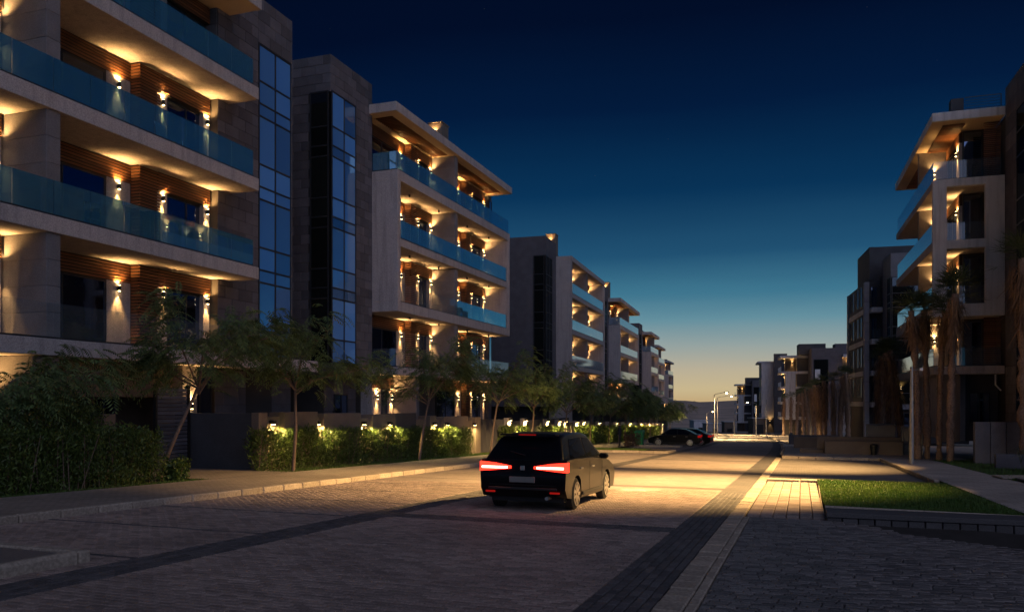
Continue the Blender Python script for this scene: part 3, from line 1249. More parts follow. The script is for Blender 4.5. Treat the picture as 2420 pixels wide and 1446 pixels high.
# ---- right side: paved verge, lawn, sunken bay, path
vg = empty('verge')
tag(vg, kind='structure')
for i in range(int((25.62 - 15.75) / .25)):                     # square pavers of the verge
    for j in range(6):
        s0, t0 = 15.75 + i * .25, -.98 + j * .235
        street_piece('paver', vg, s0 + .006, s0 + .244, t0 + .006, t0 + .229, -.06, .03, 'paver_beige', .01, .0025)
strip('lawn', 16.6, 25.6, .46, 3.84, .10, 'soil', 1.0)
e = empty('planter_kerb')
tag(e, 'low black stone kerb wall at the near edge of the lawn', 'kerb', kind='structure')
nst = 14
for i in range(nst):                                          # dark stone blocks of the low wall
    t0 = .42 + i * .27
    for k in range(1):
        street_piece('stone_block', e, 15.62, 15.80, t0 + .008, t0 + .262, -.55, .05, 'paver_dark', .012, .003)
street_piece('coping', e, 15.60, 16.48, .42, 4.4, .055, .15, 'paver_dark', .012, 0)
street_piece('edging', e, 16.485, 16.58, .42, 4.0, .0, .165, 'kerb_stone', .01, 0)
street_piece('edging', e, 16.59, 25.6, .41, .455, -.1, .06, 'kerb_stone', .01, 0)
kerb_across('kerb', 'pale kerb strip between the lawn and the sunken bay', 25.66, 25.96, -1.02, 3.9, .9, -.1, .10)
strip('parking_bay', 25.97, 44.8, -1.03, 3.76, -.012, 'bay_paving')
kerb_across('kerb', 'kerb at the far side of the sunken bay', 44.8, 44.98, -1.0, 4.1, .9, -.1, .13)
kerb('kerb', 'kerb along the path beside the sunken bay', 27.0, 44.8, 3.76, 3.93, .8)
strip('path', 16.5, 44.9, 3.93, 6.1, .118, 'path_paving')
strip('path', 44.98, 52.2, -1.0, 8.0, .115, 'path_paving')
strip('path', 8, 15.7, 4.5, 14, .15, 'soil')
strip('far_verge', 52, 330, -1.31, 40, -.06, 'path_paving', 4.0)
for s0, s1 in ((52.2, 66), (74, 98), (106, 128)):
    kerb('kerb', 'kerb of the far verge past %d paces' % s0, s0, s1, -1.2, -1.04, 2.5)
strip('garden_bed', 8, 44.9, 6.1, 26, .10, 'soil')
strip('garden_bed', 1, 60, -30, -15.0, .08, 'soil')
strip('garden_bed', 60, 330, -40, -15.0, .05, 'soil', 6.0)
strip('entrance_path', 17.3, 21.1, -21, -15.0, .128, 'pavement_paving')

# =================================================================== the blocks
# ---- first block on the left: only its far end is in the picture
x, y, th = px_block(612, 29.0, 1860)
B1 = Block(x, y, th, -.62, 1, 'nearest block with blue glass balconies and warm lit timber slats', 'nearest block')
b = B1
W1 = -1.35
b.box('wall', -20, 3.9, -13, -2.13, 0, PARAPET - .6, 'core')
b.box('wall', -20, -.6, -2.128, -2.121, F1, ROOF0, 'plaster')
b.box('wall', -.6, 1.74, -2.13, W1 - .001, .2, PARAPET - .001, 'core')
b.box('wall', 1.74, 3.93, -2.13, W1 - .3, .2, PARAPET - .001, 'core')
b.box('wall', 1.74, 3.93, W1 - .3, W1 - .001, 16.35, PARAPET, 'core')
b.box('wall', 1.74, 3.93, W1 - .3, W1 - .001, .2, 4.0, 'core')
b.tiles_street(-.6, 1.74, W1, F1, PARAPET, tw=.78)
b.tiles_street(1.74, 3.96, W1, 16.35, PARAPET, tw=.74)
b.tiles_cam(-.6, -2.1, W1, F4 + .1, PARAPET, tw=.7)
tr = sorted(v for k in range(4) for v in (13.5 - 3.26 * k, 13.99 - 3.26 * k, 14.87 - 3.26 * k) if v > 4.3)
b.window(1.745, 3.92, W1 - .02, 4.02, 16.33, 2, 'stair_glass_sky', tr, fr=.07)
b.box('corner_trim', 3.93, 3.98, -2.13, W1 + .03, 3.6, PARAPET, 'stone_fin')
for i, z in enumerate(FLOORS):
    b.box('slab', -20, 0 if i else 3.9, -2.11 if i else W1 + .04, 0, z - .44, z, 'plaster', .012)
    ceil = (FLOORS[i + 1] - .44) if i < 3 else ROOF0
    for k in range(4):
        z0 = z + .003 + (ceil - z - .006) * k / 4
        z1 = z + .003 + (ceil - z - .006) * (k + 1) / 4
        b.box('party_wall', -8.72, -8.29, -2.1, -.1, z0 + .003, z1 - .003, 'stone_fin', .008)
    on = 0 if i == 3 else 1
    b.bay(-8.29, -.6, z + .002, ceil - .001, i + 1, 'near bay', -8.28, (on, on, on), 1.0)
    b.bay(-16.4, -8.73, z + .002, ceil - .001, i + 1, 'camera-side bay', -16.4, (0, 0, 1), 1.0, first_window=False)
    b.railing(-19.2, -.25, -.07, z + .002, .92, 1.19, 'rail_glass' if i else 'rail_clear')
b.box('roof', -20, .05, -2.1, .05, ROOF0, ROOF1, 'soffit', .012)
b.box('fascia', -20, .07, .051, .08, ROOF0 - .004, ROOF1 + .004, 'plaster', .008)
# ground floor under the first balcony
b.box('wall', -20, -8.7, -2.1, -1.6, .1, F1 - .46, 'plaster')
b.box('party_wall', -9.0, -8.2, -2.1, -.25, .1, F1 - .45, 'stone_fin', .01)
for i in range(6):
    b.slat(-12.0, -9.02, -1.58, -1.55, F1 - 1.1 + i * .1, F1 - 1.04 + i * .1)
b.lamp(-9.5, -1.6, 2.3, 'black lamp at ground level behind the leftmost tree, nearest block', 1.6)
b.box('wall', -8.2, -3.0, -1.7, -1.2, F1 - 1.5, F1 - .46, 'plaster_wall')
b.window(-8.1, -5.0, -1.6, .3, F1 - 1.52, 3)
b.box('wall', -2.75, -2.05, -2.1, -1.0, .1, F1 - .46, 'stone_fin', .01)
b.lamp(-2.4, -1.0, 2.15, 'black lamp beside the entrance door under the first balcony, nearest block', 1.2)
b.window(-2.04, -.75, -1.5, .3, F1 - .75, 2)
b.tiles_street(-.74, 1.0, W1 - .02, .3, F1 - .5, tw=.87, th=.6)
b.window(1.02, 2.6, W1 - .08, .3, F1 - .9, 2)
b.tiles_street(2.62, 3.9, W1 - .02, .3, F1 - .5, tw=.7, th=.6)
# roller shutter gate with horizontal slats at the entrance
gate = empty('louvred_gate', b.world(-4.4, -.55, -.05), b.rotz)
tag(gate, 'blue grey louvred steel gate beside the leaning tree trunk', 'gate')
for i in range(22):
    bx('slat', gate, 0, 1.35, -.02, .02, .06 + i * .125, .165 + i * .125, 'gate_steel', .008)
bx('post', gate, -.09, -.005, -.05, .05, 0, 2.9, 'metal_black')
bx('post', gate, 1.355, 1.44, -.05, .05, 0, 2.9, 'metal_black')
b.finish()

# ---- second block on the left
x, y, th = px_block(940, 39.5, 1882)
B2 = Block(x, y, th, -.55, 1, 'second block on the left, glazed stone corner and framed balconies', 'second left block')
b = B2
stone_tower(b, -3.74, -.001, -1.47, -6.2, 2.15, 1.09)
b.box('wall', -3.74, 0, -13, -6.21, 0, PARAPET - .01, 'stone_far')
b.box('wall', -2.9, 0, -6.2, -2.4, .1, 3.49, 'core')
b.tiles_street(-2.9, -.05, -2.38, .1, 3.49, tw=.8, th=.6, skip=lambda u, z: -2.1 < u < -.9 and z < 2.6)
b.window(-2.1, -.9, -2.35, .2, 2.6, 2)
street_block(b, low_glass='rail_clear')
b.box('wall', 0, 16.4, -2.2, -1.5, 0, .5, 'plaster')
b.box('wall', 0, .9, -2.1, -1.45, .5, F1 - .42, 'plaster')
b.window(.9, 1.75, -1.6, .5, F1 - 1.05, 1)
b.box('wall', 1.76, 2.2, -2.1, -1.45, .5, F1 - 1.05, 'plaster')
for i in range(6):
    b.slat(-.05, 2.2, -1.44, -1.41, F1 - 1.02 + i * .1, F1 - .96 + i * .1)
b.lamp(.45, -1.45, 2.45, 'black lamp left of the ground floor door, second left block', 1.4)
b.lamp(2.0, -1.45, 2.45, 'black lamp right of the ground floor door, second left block', 1.6)
b.box('party_wall', 2.25, 2.6, -2.1, -.1, .3, F1 - .41, 'stone_fin', .01)
b.box('wall', 2.6, 8.6, -2.2, -2.0, .3, F1 - .41, 'plaster_dark')
b.bay(8.15, 15.98, .5, F1 - .401, 0, 'far bay', 8.7, (1, 1, 1), 1.0)
b.box('wall', 16.42, 17.0, -13, -1.6, 0, PARAPET - .3, 'stone_far')
b.window(16.45, 16.98, -1.6, 3.9, 16.3, 1, 'stair_glass_sky', [7, 10, 13], fr=.05)
roof_box(b, 9.0, -2.2, 'chimney on the roof of the second left block')
b.finish()

# ---- farther blocks on the left
def far_left(px, Y, vp, base, label, nick, length, roof_over, lod, twr=True, lamps=(1, 1, 1), gain=1.0, bays=((0.25, .32, 7.30), (8.15, 7.78, 15.98)), div=(7.32, 7.76), chim=None):
    x, y, th = px_block(px, Y, vp)
    b = Block(x, y, th, base, 1, label, nick, lod)
    b.lod = lod
    if twr:
        stone_tower(b, -3.8, -.001, -1.45, -7.0, 2.2, 1.05, lod=1, blue='stair_glass_dark')
        b.box('wall', -3.79, -.01, -13, -7.01, 0, PARAPET - .01, 'stone_far')
        b.box('wall', -2.9, 0, -6.9, -2.4, 0, 3.49, 'core')
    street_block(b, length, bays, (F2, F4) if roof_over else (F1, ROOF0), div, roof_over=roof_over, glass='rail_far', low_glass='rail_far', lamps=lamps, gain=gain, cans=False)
    b.box('wall', length + .02, length + 2.2, -13, -1.7, 0, PARAPET - .2, 'stone_far')
    if chim:
        roof_box(b, chim, -2.2, 'chimney on the roof of the ' + nick)
    b.finish()
    return b


far_left(1351, 71.5, 1787, -2.25, 'third block on the left, tall pale side wall and white balcony chairs', 'third left block', 16.4, False, 1, chim=1.0)
far_left(1466, 97, 1782, -2.75, 'fourth block on the left with a projecting flat roof', 'fourth left block', 16.4, True, 1, chim=2.0)
far_left(1539, 131, 1782, -3.9, 'fifth block on the left, half hidden by the fourth', 'fifth left block', 11.0, True, 2, lamps=(0, 1, 1), gain=1.2, bays=((0.25, .32, 5.3), (4.6, 5.7, 10.58)), div=(5.32, 5.68))
far_left(1556, 156, 1782, -4.3, 'sixth block on the left with a bright lit end wall', 'sixth left block', 12.0, True, 2, twr=False, lamps=(0, 1, 1), gain=1.4, bays=((0.25, .32, 5.8), (4.6, 6.2, 11.58)), div=(5.82, 6.18))
far_left(1580, 190, 1782, -5.6, 'farthest block on the left at the bend of the street', 'farthest left block', 12.0, True, 2, twr=False, lamps=(0, 0, 1), gain=1.4, bays=((0.25, .32, 5.8), (4.6, 6.2, 11.58)), div=(5.82, 6.18))

# ---- first block on the right
x, y, th = px_block(2205, 42.0, 1849)
R1 = Block(x, y, th, -.42, -1, 'tall block on the right with a pale frame and corner balconies', 'right hand near block')
b = R1
LR = 14.35
b.box('wall', 2.0, LR - .6, -12, -1.75, 0, ROOF1 - .2, 'core')
b.box('wall', .0, 2.0, -12, -3.35, 0, ROOF1 - .2, 'core')
ws, zs_ = [-3.31, -2.45, -.64, 0], [6.57, 7.21, 10.12, 10.56, 13.38, 13.77]
V, F = lattice(ws, zs_, lambda i, j: i == 1 and j in (1, 3), .35)
mesh_obj('frame', [(k, b.side * -w_, z) for w_, k, z in V], F, 'plaster_white', b.e)
for z0, z1 in ((F1 - .42, F1), (6.57, 7.205), (10.125, 10.555), (13.385, 13.765)):
    b.box('slab', .352 if z0 > F1 else 0, LR, -3.3, 0 if z0 > F1 else -.02, z0, z1, 'plaster', .012)
b.box('roof', -.12, LR, -3.31, .06, 16.82, 17.27, 'plaster_white', .015)
b.box('soffit', -.1, LR - .02, -3.3, .04, 16.80, 16.818, 'soffit')
for a, c in ((.5, 5.4), (6.2, LR - .6)):
    n = int((c - a) / .2)
    for k in range(n):
        u = a + (k + .5) * (c - a) / n
        b.slat(u - .03, u + .03, -1.6, -.55, 16.70, 16.79)
levels = [(F1, 6.57, 1), (7.205, 10.12, 2), (10.56, 13.38, 3), (13.77, 16.8, 4)]
for z, ceil, fl in levels:
    b.box('party_wall', 5.5, 5.85, -1.74, -.12, z + .003, ceil - .003, 'stone_fin', .01)
    p = b.world(5.5, -.95, z + 1.75)
    wall_lamp(p, b.rotz + math.pi / 2, 1, f'black lamp on the party wall facing the street end, {FNAME[fl]} floor, right hand near block', 'balcony lamps of right hand near block', True, 1.1)
    # street wall of the balcony
    hd = ceil - .62
    b.box('wall', 2.0, 2.75, -1.745, -1.6, z, hd, 'plaster')
    b.window(2.76, 5.4, -1.7, z + .02, hd, 2)
    b.window(6.0, LR - 1, -1.7, z + .02, hd, 4)
    for i in range(6):
        z0 = hd + .02 + i * .095
        b.slat(1.98, 5.48, -1.60, -1.57, z0, z0 + .06)
        b.slat(5.9, LR - .65, -1.60, -1.57, z0, z0 + .06)
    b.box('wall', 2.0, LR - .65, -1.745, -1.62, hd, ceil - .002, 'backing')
    b.lamp(2.45, -1.6, z + 1.9, f'black lamp near the balcony corner, {FNAME[fl]} floor, right hand near block', 1.0)
    if fl in (1, 4):
        b.lamp(6.6, -1.7, z + 1.9, f'black lamp beyond the party wall, {FNAME[fl]} floor, right hand near block', 1.0)
    # wall that faces the camera: dark window and slatted screen
    b.window(-2.7, -1.76, 1.99, z + .02, ceil - .05, 1, cam_face=True)
    b.box('wall', 1.9, 2.0, -3.34, -2.7, z, ceil - .003, 'backing')
    nn = int((ceil - z) / .1)
    for i in range(nn):
        z0 = z + .03 + i * (ceil - z - .04) / nn
        if fl in (1, 4):
            b.slat(.7, .73, -3.29, -2.5, z0, z0 + .06)
        else:
            b.slat(.7, 1.9, -3.30, -3.27, z0, z0 + .06)
    if fl > 1:
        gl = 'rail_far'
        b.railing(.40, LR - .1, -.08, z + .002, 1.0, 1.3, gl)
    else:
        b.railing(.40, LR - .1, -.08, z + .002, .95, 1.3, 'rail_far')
    o = b.box('railing', .34 if fl < 4 else .1, .38 if fl < 4 else .14, -2.44 if fl in (2, 3) else -3.2, -.65 if fl in (2, 3) else -.1, z + .002, z + .05, 'metal_frame')
    hw = (.9 if fl in (2, 3) else 1.55)
    bx('pane', o, -.008, .008, -hw, hw, .02, .95, 'rail_clear')
# stone stair tower nearer the camera
b.box('wall', -9, -.01, -12, -3.36, 0, 18.2, 'core')
b.tiles_street(-2.1, -.02, -3.36, 3.9, 18.2, tw=.7, th=.86)
b.tiles_street(-2.1, -.02, -3.36, .1, 3.88, tw=.7, th=.5, mat='stone_fin')
b.window(-3.6, -2.12, -3.35, .5, 16.4, 1, 'stair_glass_dark', [2.2, 4.2, 5.4, 7.5, 8.7, 10.7, 11.9, 14, 15.2], fr=.08)
b.tiles_street(-3.6, -2.12, -3.36, 16.42, 18.2, tw=.75, th=.86)
b.tiles_street(-7.0, -3.62, -3.36, .1, 18.2, tw=1.1, th=.86)
# roof railing and box
b.box('chimney_box', .6, 1.2, -1.55, -.95, 17.28, 18.15, 'plaster_dark')
b.box('roof_rail', .35, .38, -3.2, -1.56, 18.05, 18.09, 'metal_frame')
for k in range(4):
    b.box('roof_rail', .35, .38, -3.2, -1.56, 17.45 + k * .15, 17.465 + k * .15, 'metal_frame')
b.box('roof_rail', .35, .38, -3.24, -3.2, 17.27, 18.09, 'metal_frame')
# ground floor
b.box('wall', .2, 1.3, -1.3, -.4, 0, F1 - .43, 'plaster_wall')
b.box('wall', 1.3, LR - 1, -1.76, -1.0, 0, F1 - .43, 'plaster')
b.box('wall', 1.31, 1.95, -3.3, -1.78, 0, F1 - .43, 'plaster_dark')
b.window(-2.9, -1.9, 1.28, .9, 2.6, 2, cam_face=True)
v, f = tube([(0, 0, 0), (0, 0, -.55), (.0, -.25, -.85)], [.04] * 3, 8)
mesh_obj('drain_pipe', v, f, 'white_plastic', b.e, (.3, -b.side * -2.95, F1 - .43))
b.finish()


# ---- second block on the right: dark wing with small balconies
x, y, th = px_block(2105, 78.0, 1700)
R2 = Block(x, y, th, -2.6, -1, 'dark grey block on the right with small white balconies and stone pilasters', 'dark right block', 1)
b = R2


def b_w(b, px, u):
    a = (px - CXP) / FOC
    n = (b.side * math.cos(b.th), -b.side * math.sin(b.th))
    X, Y = b.x + math.sin(b.th) * u, b.y + math.cos(b.th) * u
    return (a * Y - X) / (n[0] - a * n[1])


stone_tower(b, 0, 4.0, 0, -9, 1.4, 3.2, top=18.8, lod=1, blue='stair_glass_dark', far='stone_blue')
wc = b_w(b, 2043, 5.0)
b.box('wall', 0.01, 4.0, -14, -9.01, 0, 18.7, 'stone_far')
b.box('wall', 5.0, 16.5, -8, wc - .75, 0, 17.3, 'plaster_dark')
b.box('wall', 5.01, 16.4, wc - .76, wc - .12, 0, 16.8, 'plaster_dark')
b.box('parapet', 5.2, 5.6, -9, wc - 1.0, 17.31, 20.4, 'plaster_dark')
b.box('parapet', 5.1, 12.5, wc - 1.0, wc - .5, 16.9, 20.4, 'plaster_dark')
b.box('wall', 4.0, 5.0, -8, .0, 0, 17.2, 'plaster_dark')
for u0, u1 in ((4.7, 5.5), (15.8, 16.6)):
    for k in range(8):
        b.box('pilaster', u0, u1, wc - .42, wc + .05, .1 + k * 2.08, .1 + (k + 1) * 2.08 - .03, 'stone_pale', .02)
for i, z in enumerate((4.2, 7.45, 10.7, 13.95)):
    b.box('slab', 3.6, 4.99, .05, wc - .44, z - .5, z, 'plaster_white', .01)
    o = b.box('railing', 3.62, 3.66, .1, wc - .5, z + .001, z + .05, 'metal_frame')
    hw = (wc - .6) / 2
    if i < 3:
        bx('pane', o, -.01, .01, -hw, hw, .02, 1.0, 'rail_clear')
    else:
        for k in range(5):
            bx('rail_bar', o, -.01, .01, -hw, hw, .12 + k * .2, .15 + k * .2, 'metal_black')
    b.window(.35, wc - .6, 4.98, z + .05, z + 2.3, 2, cam_face=True)
    for a, c in ((5.55, 10.5), (10.6, 15.75)):
        b.box('band', a, c, wc - .13, wc - .02, z - .45, z + .05, 'plaster_white')
    for a in (7.3, 9.4, 12.4, 14.6):
        b.window(a, a + .7, wc - .14, z + .5, z + 2.6, 1)
b.window(-1.8, -.5, 4.0 - 4.06, .3, 3.2, 2, cam_face=True)
p = b.world(0, -2.3, 12.2)
wall_lamp(b.world(-.08, -1.2, 12.1), b.rotz + math.pi / 2, 1, 'black lamp on the glazed corner, upper floor, dark right block', 'lamps of dark right block', False, 1.2)
wall_lamp(b.world(-.08, -.9, 5.6), b.rotz + math.pi / 2, 1, 'black lamp on the glazed corner, lower floor, dark right block', 'lamps of dark right block', False, 1.2)
b.finish()


# ---- third block on the right and the ones behind it
def right_far(px, Y, vp, base, label, nick, wid, lit=True, top=16.0, frame_u=9.0):
    x, y, th = px_block(px, Y, vp)
    b = Block(x, y, th, base, -1, label, nick, 2)
    # tower: camera face from the corner to the right
    b.box('wall', 0, 6, -wid, 0, 0, top + .6, 'stone_far')
    b.window(-wid * .55, -.35, 0, 3.2, top - 1.5, 1, 'stair_glass_dark', [5, 6.2, 8.2, 9.4, 11.4], cam_face=True, fr=.08)
    b.box('blind', -.075, -.065, -wid * .28, -.6, 10.2, 12.6, 'white_plastic')
    b.box('blind', -.075, -.065, -wid * .26, -.6, 6.4, 8.6, 'white_plastic')
    # framed wing in front
    fw = 4.2
    ws = [0, fw * .55, fw * .85, fw]
    zs = [3.0, 3.6, 6.0, 6.5, 9.0, 9.5, 12.0, 12.5]
    V, F = lattice(ws, zs, lambda i, j: i == 0 and j in (1, 3, 5), .4)
    mesh_obj('frame', [(6.0 + k, -b.side * w_, z) for w_, k, z in V], F, 'plaster_white', b.e)
    b.box('wall', 7.6, 6 + frame_u, -wid, fw - .02, 0, top - .9, 'core')
    b.box('wall', 6.4, 7.6, -.1, fw * .5, 0, top - .9, 'plaster_dark')
    for k, z in enumerate((3.0, 6.0, 9.0, 12.0)):
        b.box('slab', 6.4, 6 + frame_u, fw - .8, fw + .9, z, z + .5, 'plaster_white')
        if k < 4:
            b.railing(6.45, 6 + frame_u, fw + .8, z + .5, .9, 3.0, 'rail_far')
            b.window(8.2, 6 + frame_u - .5, fw + .0, z + .6, z + 2.6, 3)
        if lit and k:
            wall_lamp(b.world(7.59, fw * .68, z + 2.3), b.rotz + math.pi / 2, 1, f'black lamp in the corner balcony, {FNAME[k]} floor, {nick}', 'lamps of ' + nick, False, 1.6)
            b.lamp(8.05, fw, z + 2.3, f'black lamp on the street side, {FNAME[k]} floor, {nick}', 1.6)
    b.box('roof', 5.9, 6 + frame_u, -.4, fw + 1.0, top - .9, top - .4, 'plaster_white')
    b.box('stair_head', 4.0, 8.5, -wid * .55, fw * .45, top - .39, top + 1.7, 'plaster_dark')
    # side balconies at the camera end
    for k, z in enumerate((5.2, 8.4, 11.6)):
        b.box('slab', -1.3, -.01, -wid - 2.2, -wid - .01, z, z + .5, 'plaster_white')
        b.box('wall', .4, 3, -wid - 2.4, -wid - .02, z + .5, z + 3.2, 'plaster_wall')
        o = b.box('railing', -1.28, -1.24, -wid - 2.2, -wid - .05, z + .501, z + .55, 'metal_frame')
        bx('pane', o, -.01, .01, -1.05, 1.05, .02, .9, 'rail_clear')
        if lit and k < 2 + (1 if wid > 5 else 0):
            wall_lamp(b.world(.39, -wid - 1.1, z + 2.0), b.rotz + math.pi / 2, 1, f'black lamp over the side balcony, level {("low", "middle", "high")[k]}, {nick}', 'lamps of ' + nick, False, 1.8)
    b.box('slab', -1.3, 3, -wid - 2.4, -wid - .01, 14.8, 15.3, 'plaster_white')
    b.box('stair_head', .5, 4, -wid - 2.0, -wid + 1.2, 15.4, 17.4, 'stone_far')
    b.finish()
    return b


right_far(1918, 150, 1700, -4.9, 'third block on the right behind the row of palms', 'third right block', 5.4, True, 16.0)
right_far(1778, 262, 1650, -8.6, 'farthest block on the right at the end of the street', 'farthest right block', 5.0, True, 16.5)
# tall dark wall with a pale slab face between them
x, y, th = px_block(1857, 182, 1690)
b = Block(x, y, th, -5.6, -1, 'narrow dark tower wall with a pale face beside the palms', 'dark tower', 2)
b.box('wall', 0, .8, -.3, 2.6, 0, 18.2, 'plaster_dark')
b.box('wall', .81, 12, -6, 2.5, 0, 16.0, 'plaster_dark')
b.box('wall', 2.0, 13, 2.51, 5.2, 3.6, 16.2, 'plaster_white')
b.box('roof', 1.8, 13.5, 2.0, 6.0, 16.21, 16.6, 'plaster_white')
b.box('wall', 2.2, 12, 2.52, 4.0, 0, 3.59, 'plaster_dark')
for z in (4.5, 7.6, 10.7, 13.4):
    b.window(3.5, 6.5, 5.2, z, z + 1.9, 2)
    b.window(8.0, 11.0, 5.2, z, z + 1.9, 2)
wall_lamp(b.world(1.99, 3.3, 2.7), b.rotz + math.pi / 2, 1, 'black lamp low beside the narrow dark tower', 'lamps of dark tower', False, 1.5)

# =================================================================== boundary walls, hedges, lamps among them
def s_at(px, t):
    a = (px - CXP) / FOC
    return t * (CP + a * SP) / (a * CP - SP)


def st_box(name, parent, s0, s1, t0, t1, z0, z1, mat, ch=0.0, zref=None):
    """upright box on the street grid; parent None makes it a thing of its own"""
    c = S((s0 + s1) / 2, (t0 + t1) / 2)
    o = link(name, box_mesh(s1 - s0, t1 - t0, z1 - z0, mat, ch), parent)
    zb = gz(zref if zref is not None else (s0 + s1) / 2)
    o.location = (c.x, c.y, zb + (z0 + z1) / 2)
    o.rotation_euler = (0, 0, ROTZ)
    return o


def lantern(s, t, z, label, energy=18.0, down=True, group='lanterns along the garden wall'):
    """square black downlight fixed to a garden wall that faces the street"""
    c = S(s, t, z)
    e = empty('wall_lamp', c, ROTZ)
    tag(e, label, 'wall lamp', group)
    bx('lamp_body', e, -.075, .075, -.20, 0, 0, .13, 'metal_black', .008)
    bx('lens', e, -.05, .05, -.175, -.075, -.012, -.001, 'lens')
    link('down_light', spot(energy * 20, 165, .5, .05, (1.0, .70, .24)), e, (0, -.20, -.03))
    return e


def leaf_mass(n, lo, hi, size, width, up=.5, front=None, jitter_top=.12, taper=None):
    """n little leaves filling the box lo..hi (local frame)"""
    P = rng.uniform(0, 1, (n, 3))
    if front is not None:                                  # push most leaves to the outer faces
        k = rng.uniform(0, 1, n)
        P[:, 1] = np.where(k < .62, rng.uniform(0, .22, n), P[:, 1])
        P[:, 2] = np.where(k > .80, 1 - rng.uniform(0, .14, n), P[:, 2])
    lo, hi = np.array(lo), np.array(hi)
    P = lo + P * (hi - lo)
    hx = hi[0] - lo[0]
    wav = .5 * np.sin(P[:, 0] * 2.1 + 1) + .35 * np.sin(P[:, 0] * 5.3) + .25 * np.sin(P[:, 0] * 11.7 + 2)
    zrel = (P[:, 2] - lo[2]) / (hi[2] - lo[2])
    P[:, 2] += zrel * jitter_top * (wav + rng.normal(0, .6, n))
    P[:, 1] += .10 * np.sin(P[:, 0] * 3.1 + P[:, 2] * 4) * (1 - .3 * zrel) + rng.normal(0, .03, n)
    D = rng.normal(0, 1, (n, 3))
    D[:, 2] = np.abs(D[:, 2]) * .8 + up
    D /= np.linalg.norm(D, axis=1)[:, None]
    W = np.cross(D, rng.normal(0, 1, (n, 3)))
    W /= np.linalg.norm(W, axis=1)[:, None]
    L = size * rng.uniform(.6, 1.3, n)[:, None]
    w = width * rng.uniform(.7, 1.2, n)[:, None]
    Q = np.stack([P, P + D * L * .45 + W * w, P + D * L, P + D * L * .45 - W * w], 1)
    return Q


def hedge(s0, s1, t0, t1, hgt, label, n, z0=.08, stems=40, group=None, leaf=.115, wid=.016, mat='leaf_hedge'):
    c = S((s0 + s1) / 2, t1)
    e = empty('hedge', c, ROTZ)
    tag(e, label, 'hedge', group)
    L, d = s1 - s0, t1 - t0
    # local x along the street, local +y away from it (to the left)
    Q = leaf_mass(n, (-L / 2, 0, z0), (L / 2, d, hgt), leaf, wid, front=True)
    Q[:, :, 2] -= FALL * Q[:, :, 0]
    quads_obj('leaves', Q, mat, e)
    parts = []
    for i in range(stems):
        x, y = rng.uniform(-L / 2, L / 2), rng.uniform(.03, d)
        lx, ly = rng.normal(0, .06), rng.normal(0, .06)
        parts.append(tube([(x, y, 0 - FALL * x), (x + lx, y + ly, hgt * .5 - FALL * x), (x + 2 * lx, y + 2 * ly, hgt * .95 - FALL * x)], [.012, .009, .005], 4, False))
    V, F = join_vf(parts)
    mesh_obj('stems', V, F, 'bark', e)
    # dark heart of the hedge
    Q = leaf_mass(int(n * .25), (-L / 2, d * .35, z0), (L / 2, d * .8, hgt * .9), leaf * 1.6, wid * 2.4)
    Q[:, :, 2] -= FALL * Q[:, :, 0]
    quads_obj('inner_leaves', Q, mat, e)
    return e


def grass_patch(name, s0, s1, t0, t1, n, label, hgt=.06, mat='grass', z=.1, edge=.06):
    P = np.stack([rng.uniform(s0 - edge * .5, s1 + edge * .5, n), rng.uniform(t0 - edge, t1 + edge, n)], 1)
    B = np.stack([P[:, 0] * SP + P[:, 1] * CP, P[:, 0] * CP - P[:, 1] * SP, -FALL * P[:, 0] + z], 1)
    a = rng.uniform(0, 2 * np.pi, n)
    ln = rng.normal(0, .35, (n, 2))
    hh = hgt * rng.uniform(.5, 1.4, n)
    T = B + np.stack([ln[:, 0] * hh, ln[:, 1] * hh, hh], 1)
    W = np.stack([np.cos(a), np.sin(a), np.zeros(n)], 1) * .008
    Q = np.stack([B - W, B + W, T + W * .3, T - W * .3], 1)
    o = quads_obj(name, Q, mat)
    tag(o, label, 'grass', kind='stuff')
    return o


# wall and hedge in front of the second block
TW = -16.85
wall = empty('boundary_wall', S(28, TW))
tag(wall, 'stepped brown garden wall behind the lamp-lit hedge', 'garden wall')
wall.matrix_world = Matrix.Identity(4)
seq = [(616, 661, 0), (661, 740, 1), (740, 755, 0), (755, 843, 1), (843, 871, 0), (871, 925, 1), (925, 972, 2), (972, 1008, 0), (1008, 1022, 1), (1022, 1040, 0), (1040, 1098, 1), (1098, 1116, 0), (1116, 1128, 1)]
for a, c, k in seq:
    s0, s1 = s_at(a, TW), s_at(c, TW)
    if k == 0:
        st_box('wall_panel', wall, s0 + .004, s1 - .004, TW - .3, TW, -.1, 1.86, 'plaster_wall', .01)
    elif k == 1:
        st_box('wall_panel', wall, s0, s1, TW - .45, TW + .2, -.1, 2.04, 'plaster_wall', .01)
    else:
        st_box('wall_panel', wall, s0, s1, TW - .45, TW + .25, -.1, 2.12, 'plaster_dark', .01)
hs0, hs1 = s_at(618, -16.0), s_at(1127, -15.9)
hedge(hs0, hs1, -16.62, -16.1, 1.38, 'long clipped hedge glowing yellow green under garden wall lamps', 24000, stems=150)
for i, (p, nm) in enumerate(((640, 'nearest the dark wall end'), (747, 'second from the dark wall end'), (856, 'third from the dark wall end'), (908, 'fourth from the dark wall end'), (1015, 'behind the leaning tree trunk'), (1045, 'second last before the gate'), (1110, 'last before the dark gate'))):
    lantern(s_at(p, TW + .02), TW + .21 if p not in (640, 747, 856) else TW, 1.60, 'square black lantern over the lit hedge, ' + nm, 15.0)
# dark side wall of the entrance
e = empty('entrance_wall', S(21.3, -18))
tag(e, 'dark blue grey wall slab at the entrance, pale end post', 'garden wall')
e.matrix_world = Matrix.Identity(4)
st_box('wall_slab', e, 21.2, 21.5, -19.75, -16.62, -.1, 1.95, 'wall_slate', .01)
st_box('end_post', e, 21.15, 21.6, -16.61, -16.32, -.1, 1.98, 'plaster_wall', .01)
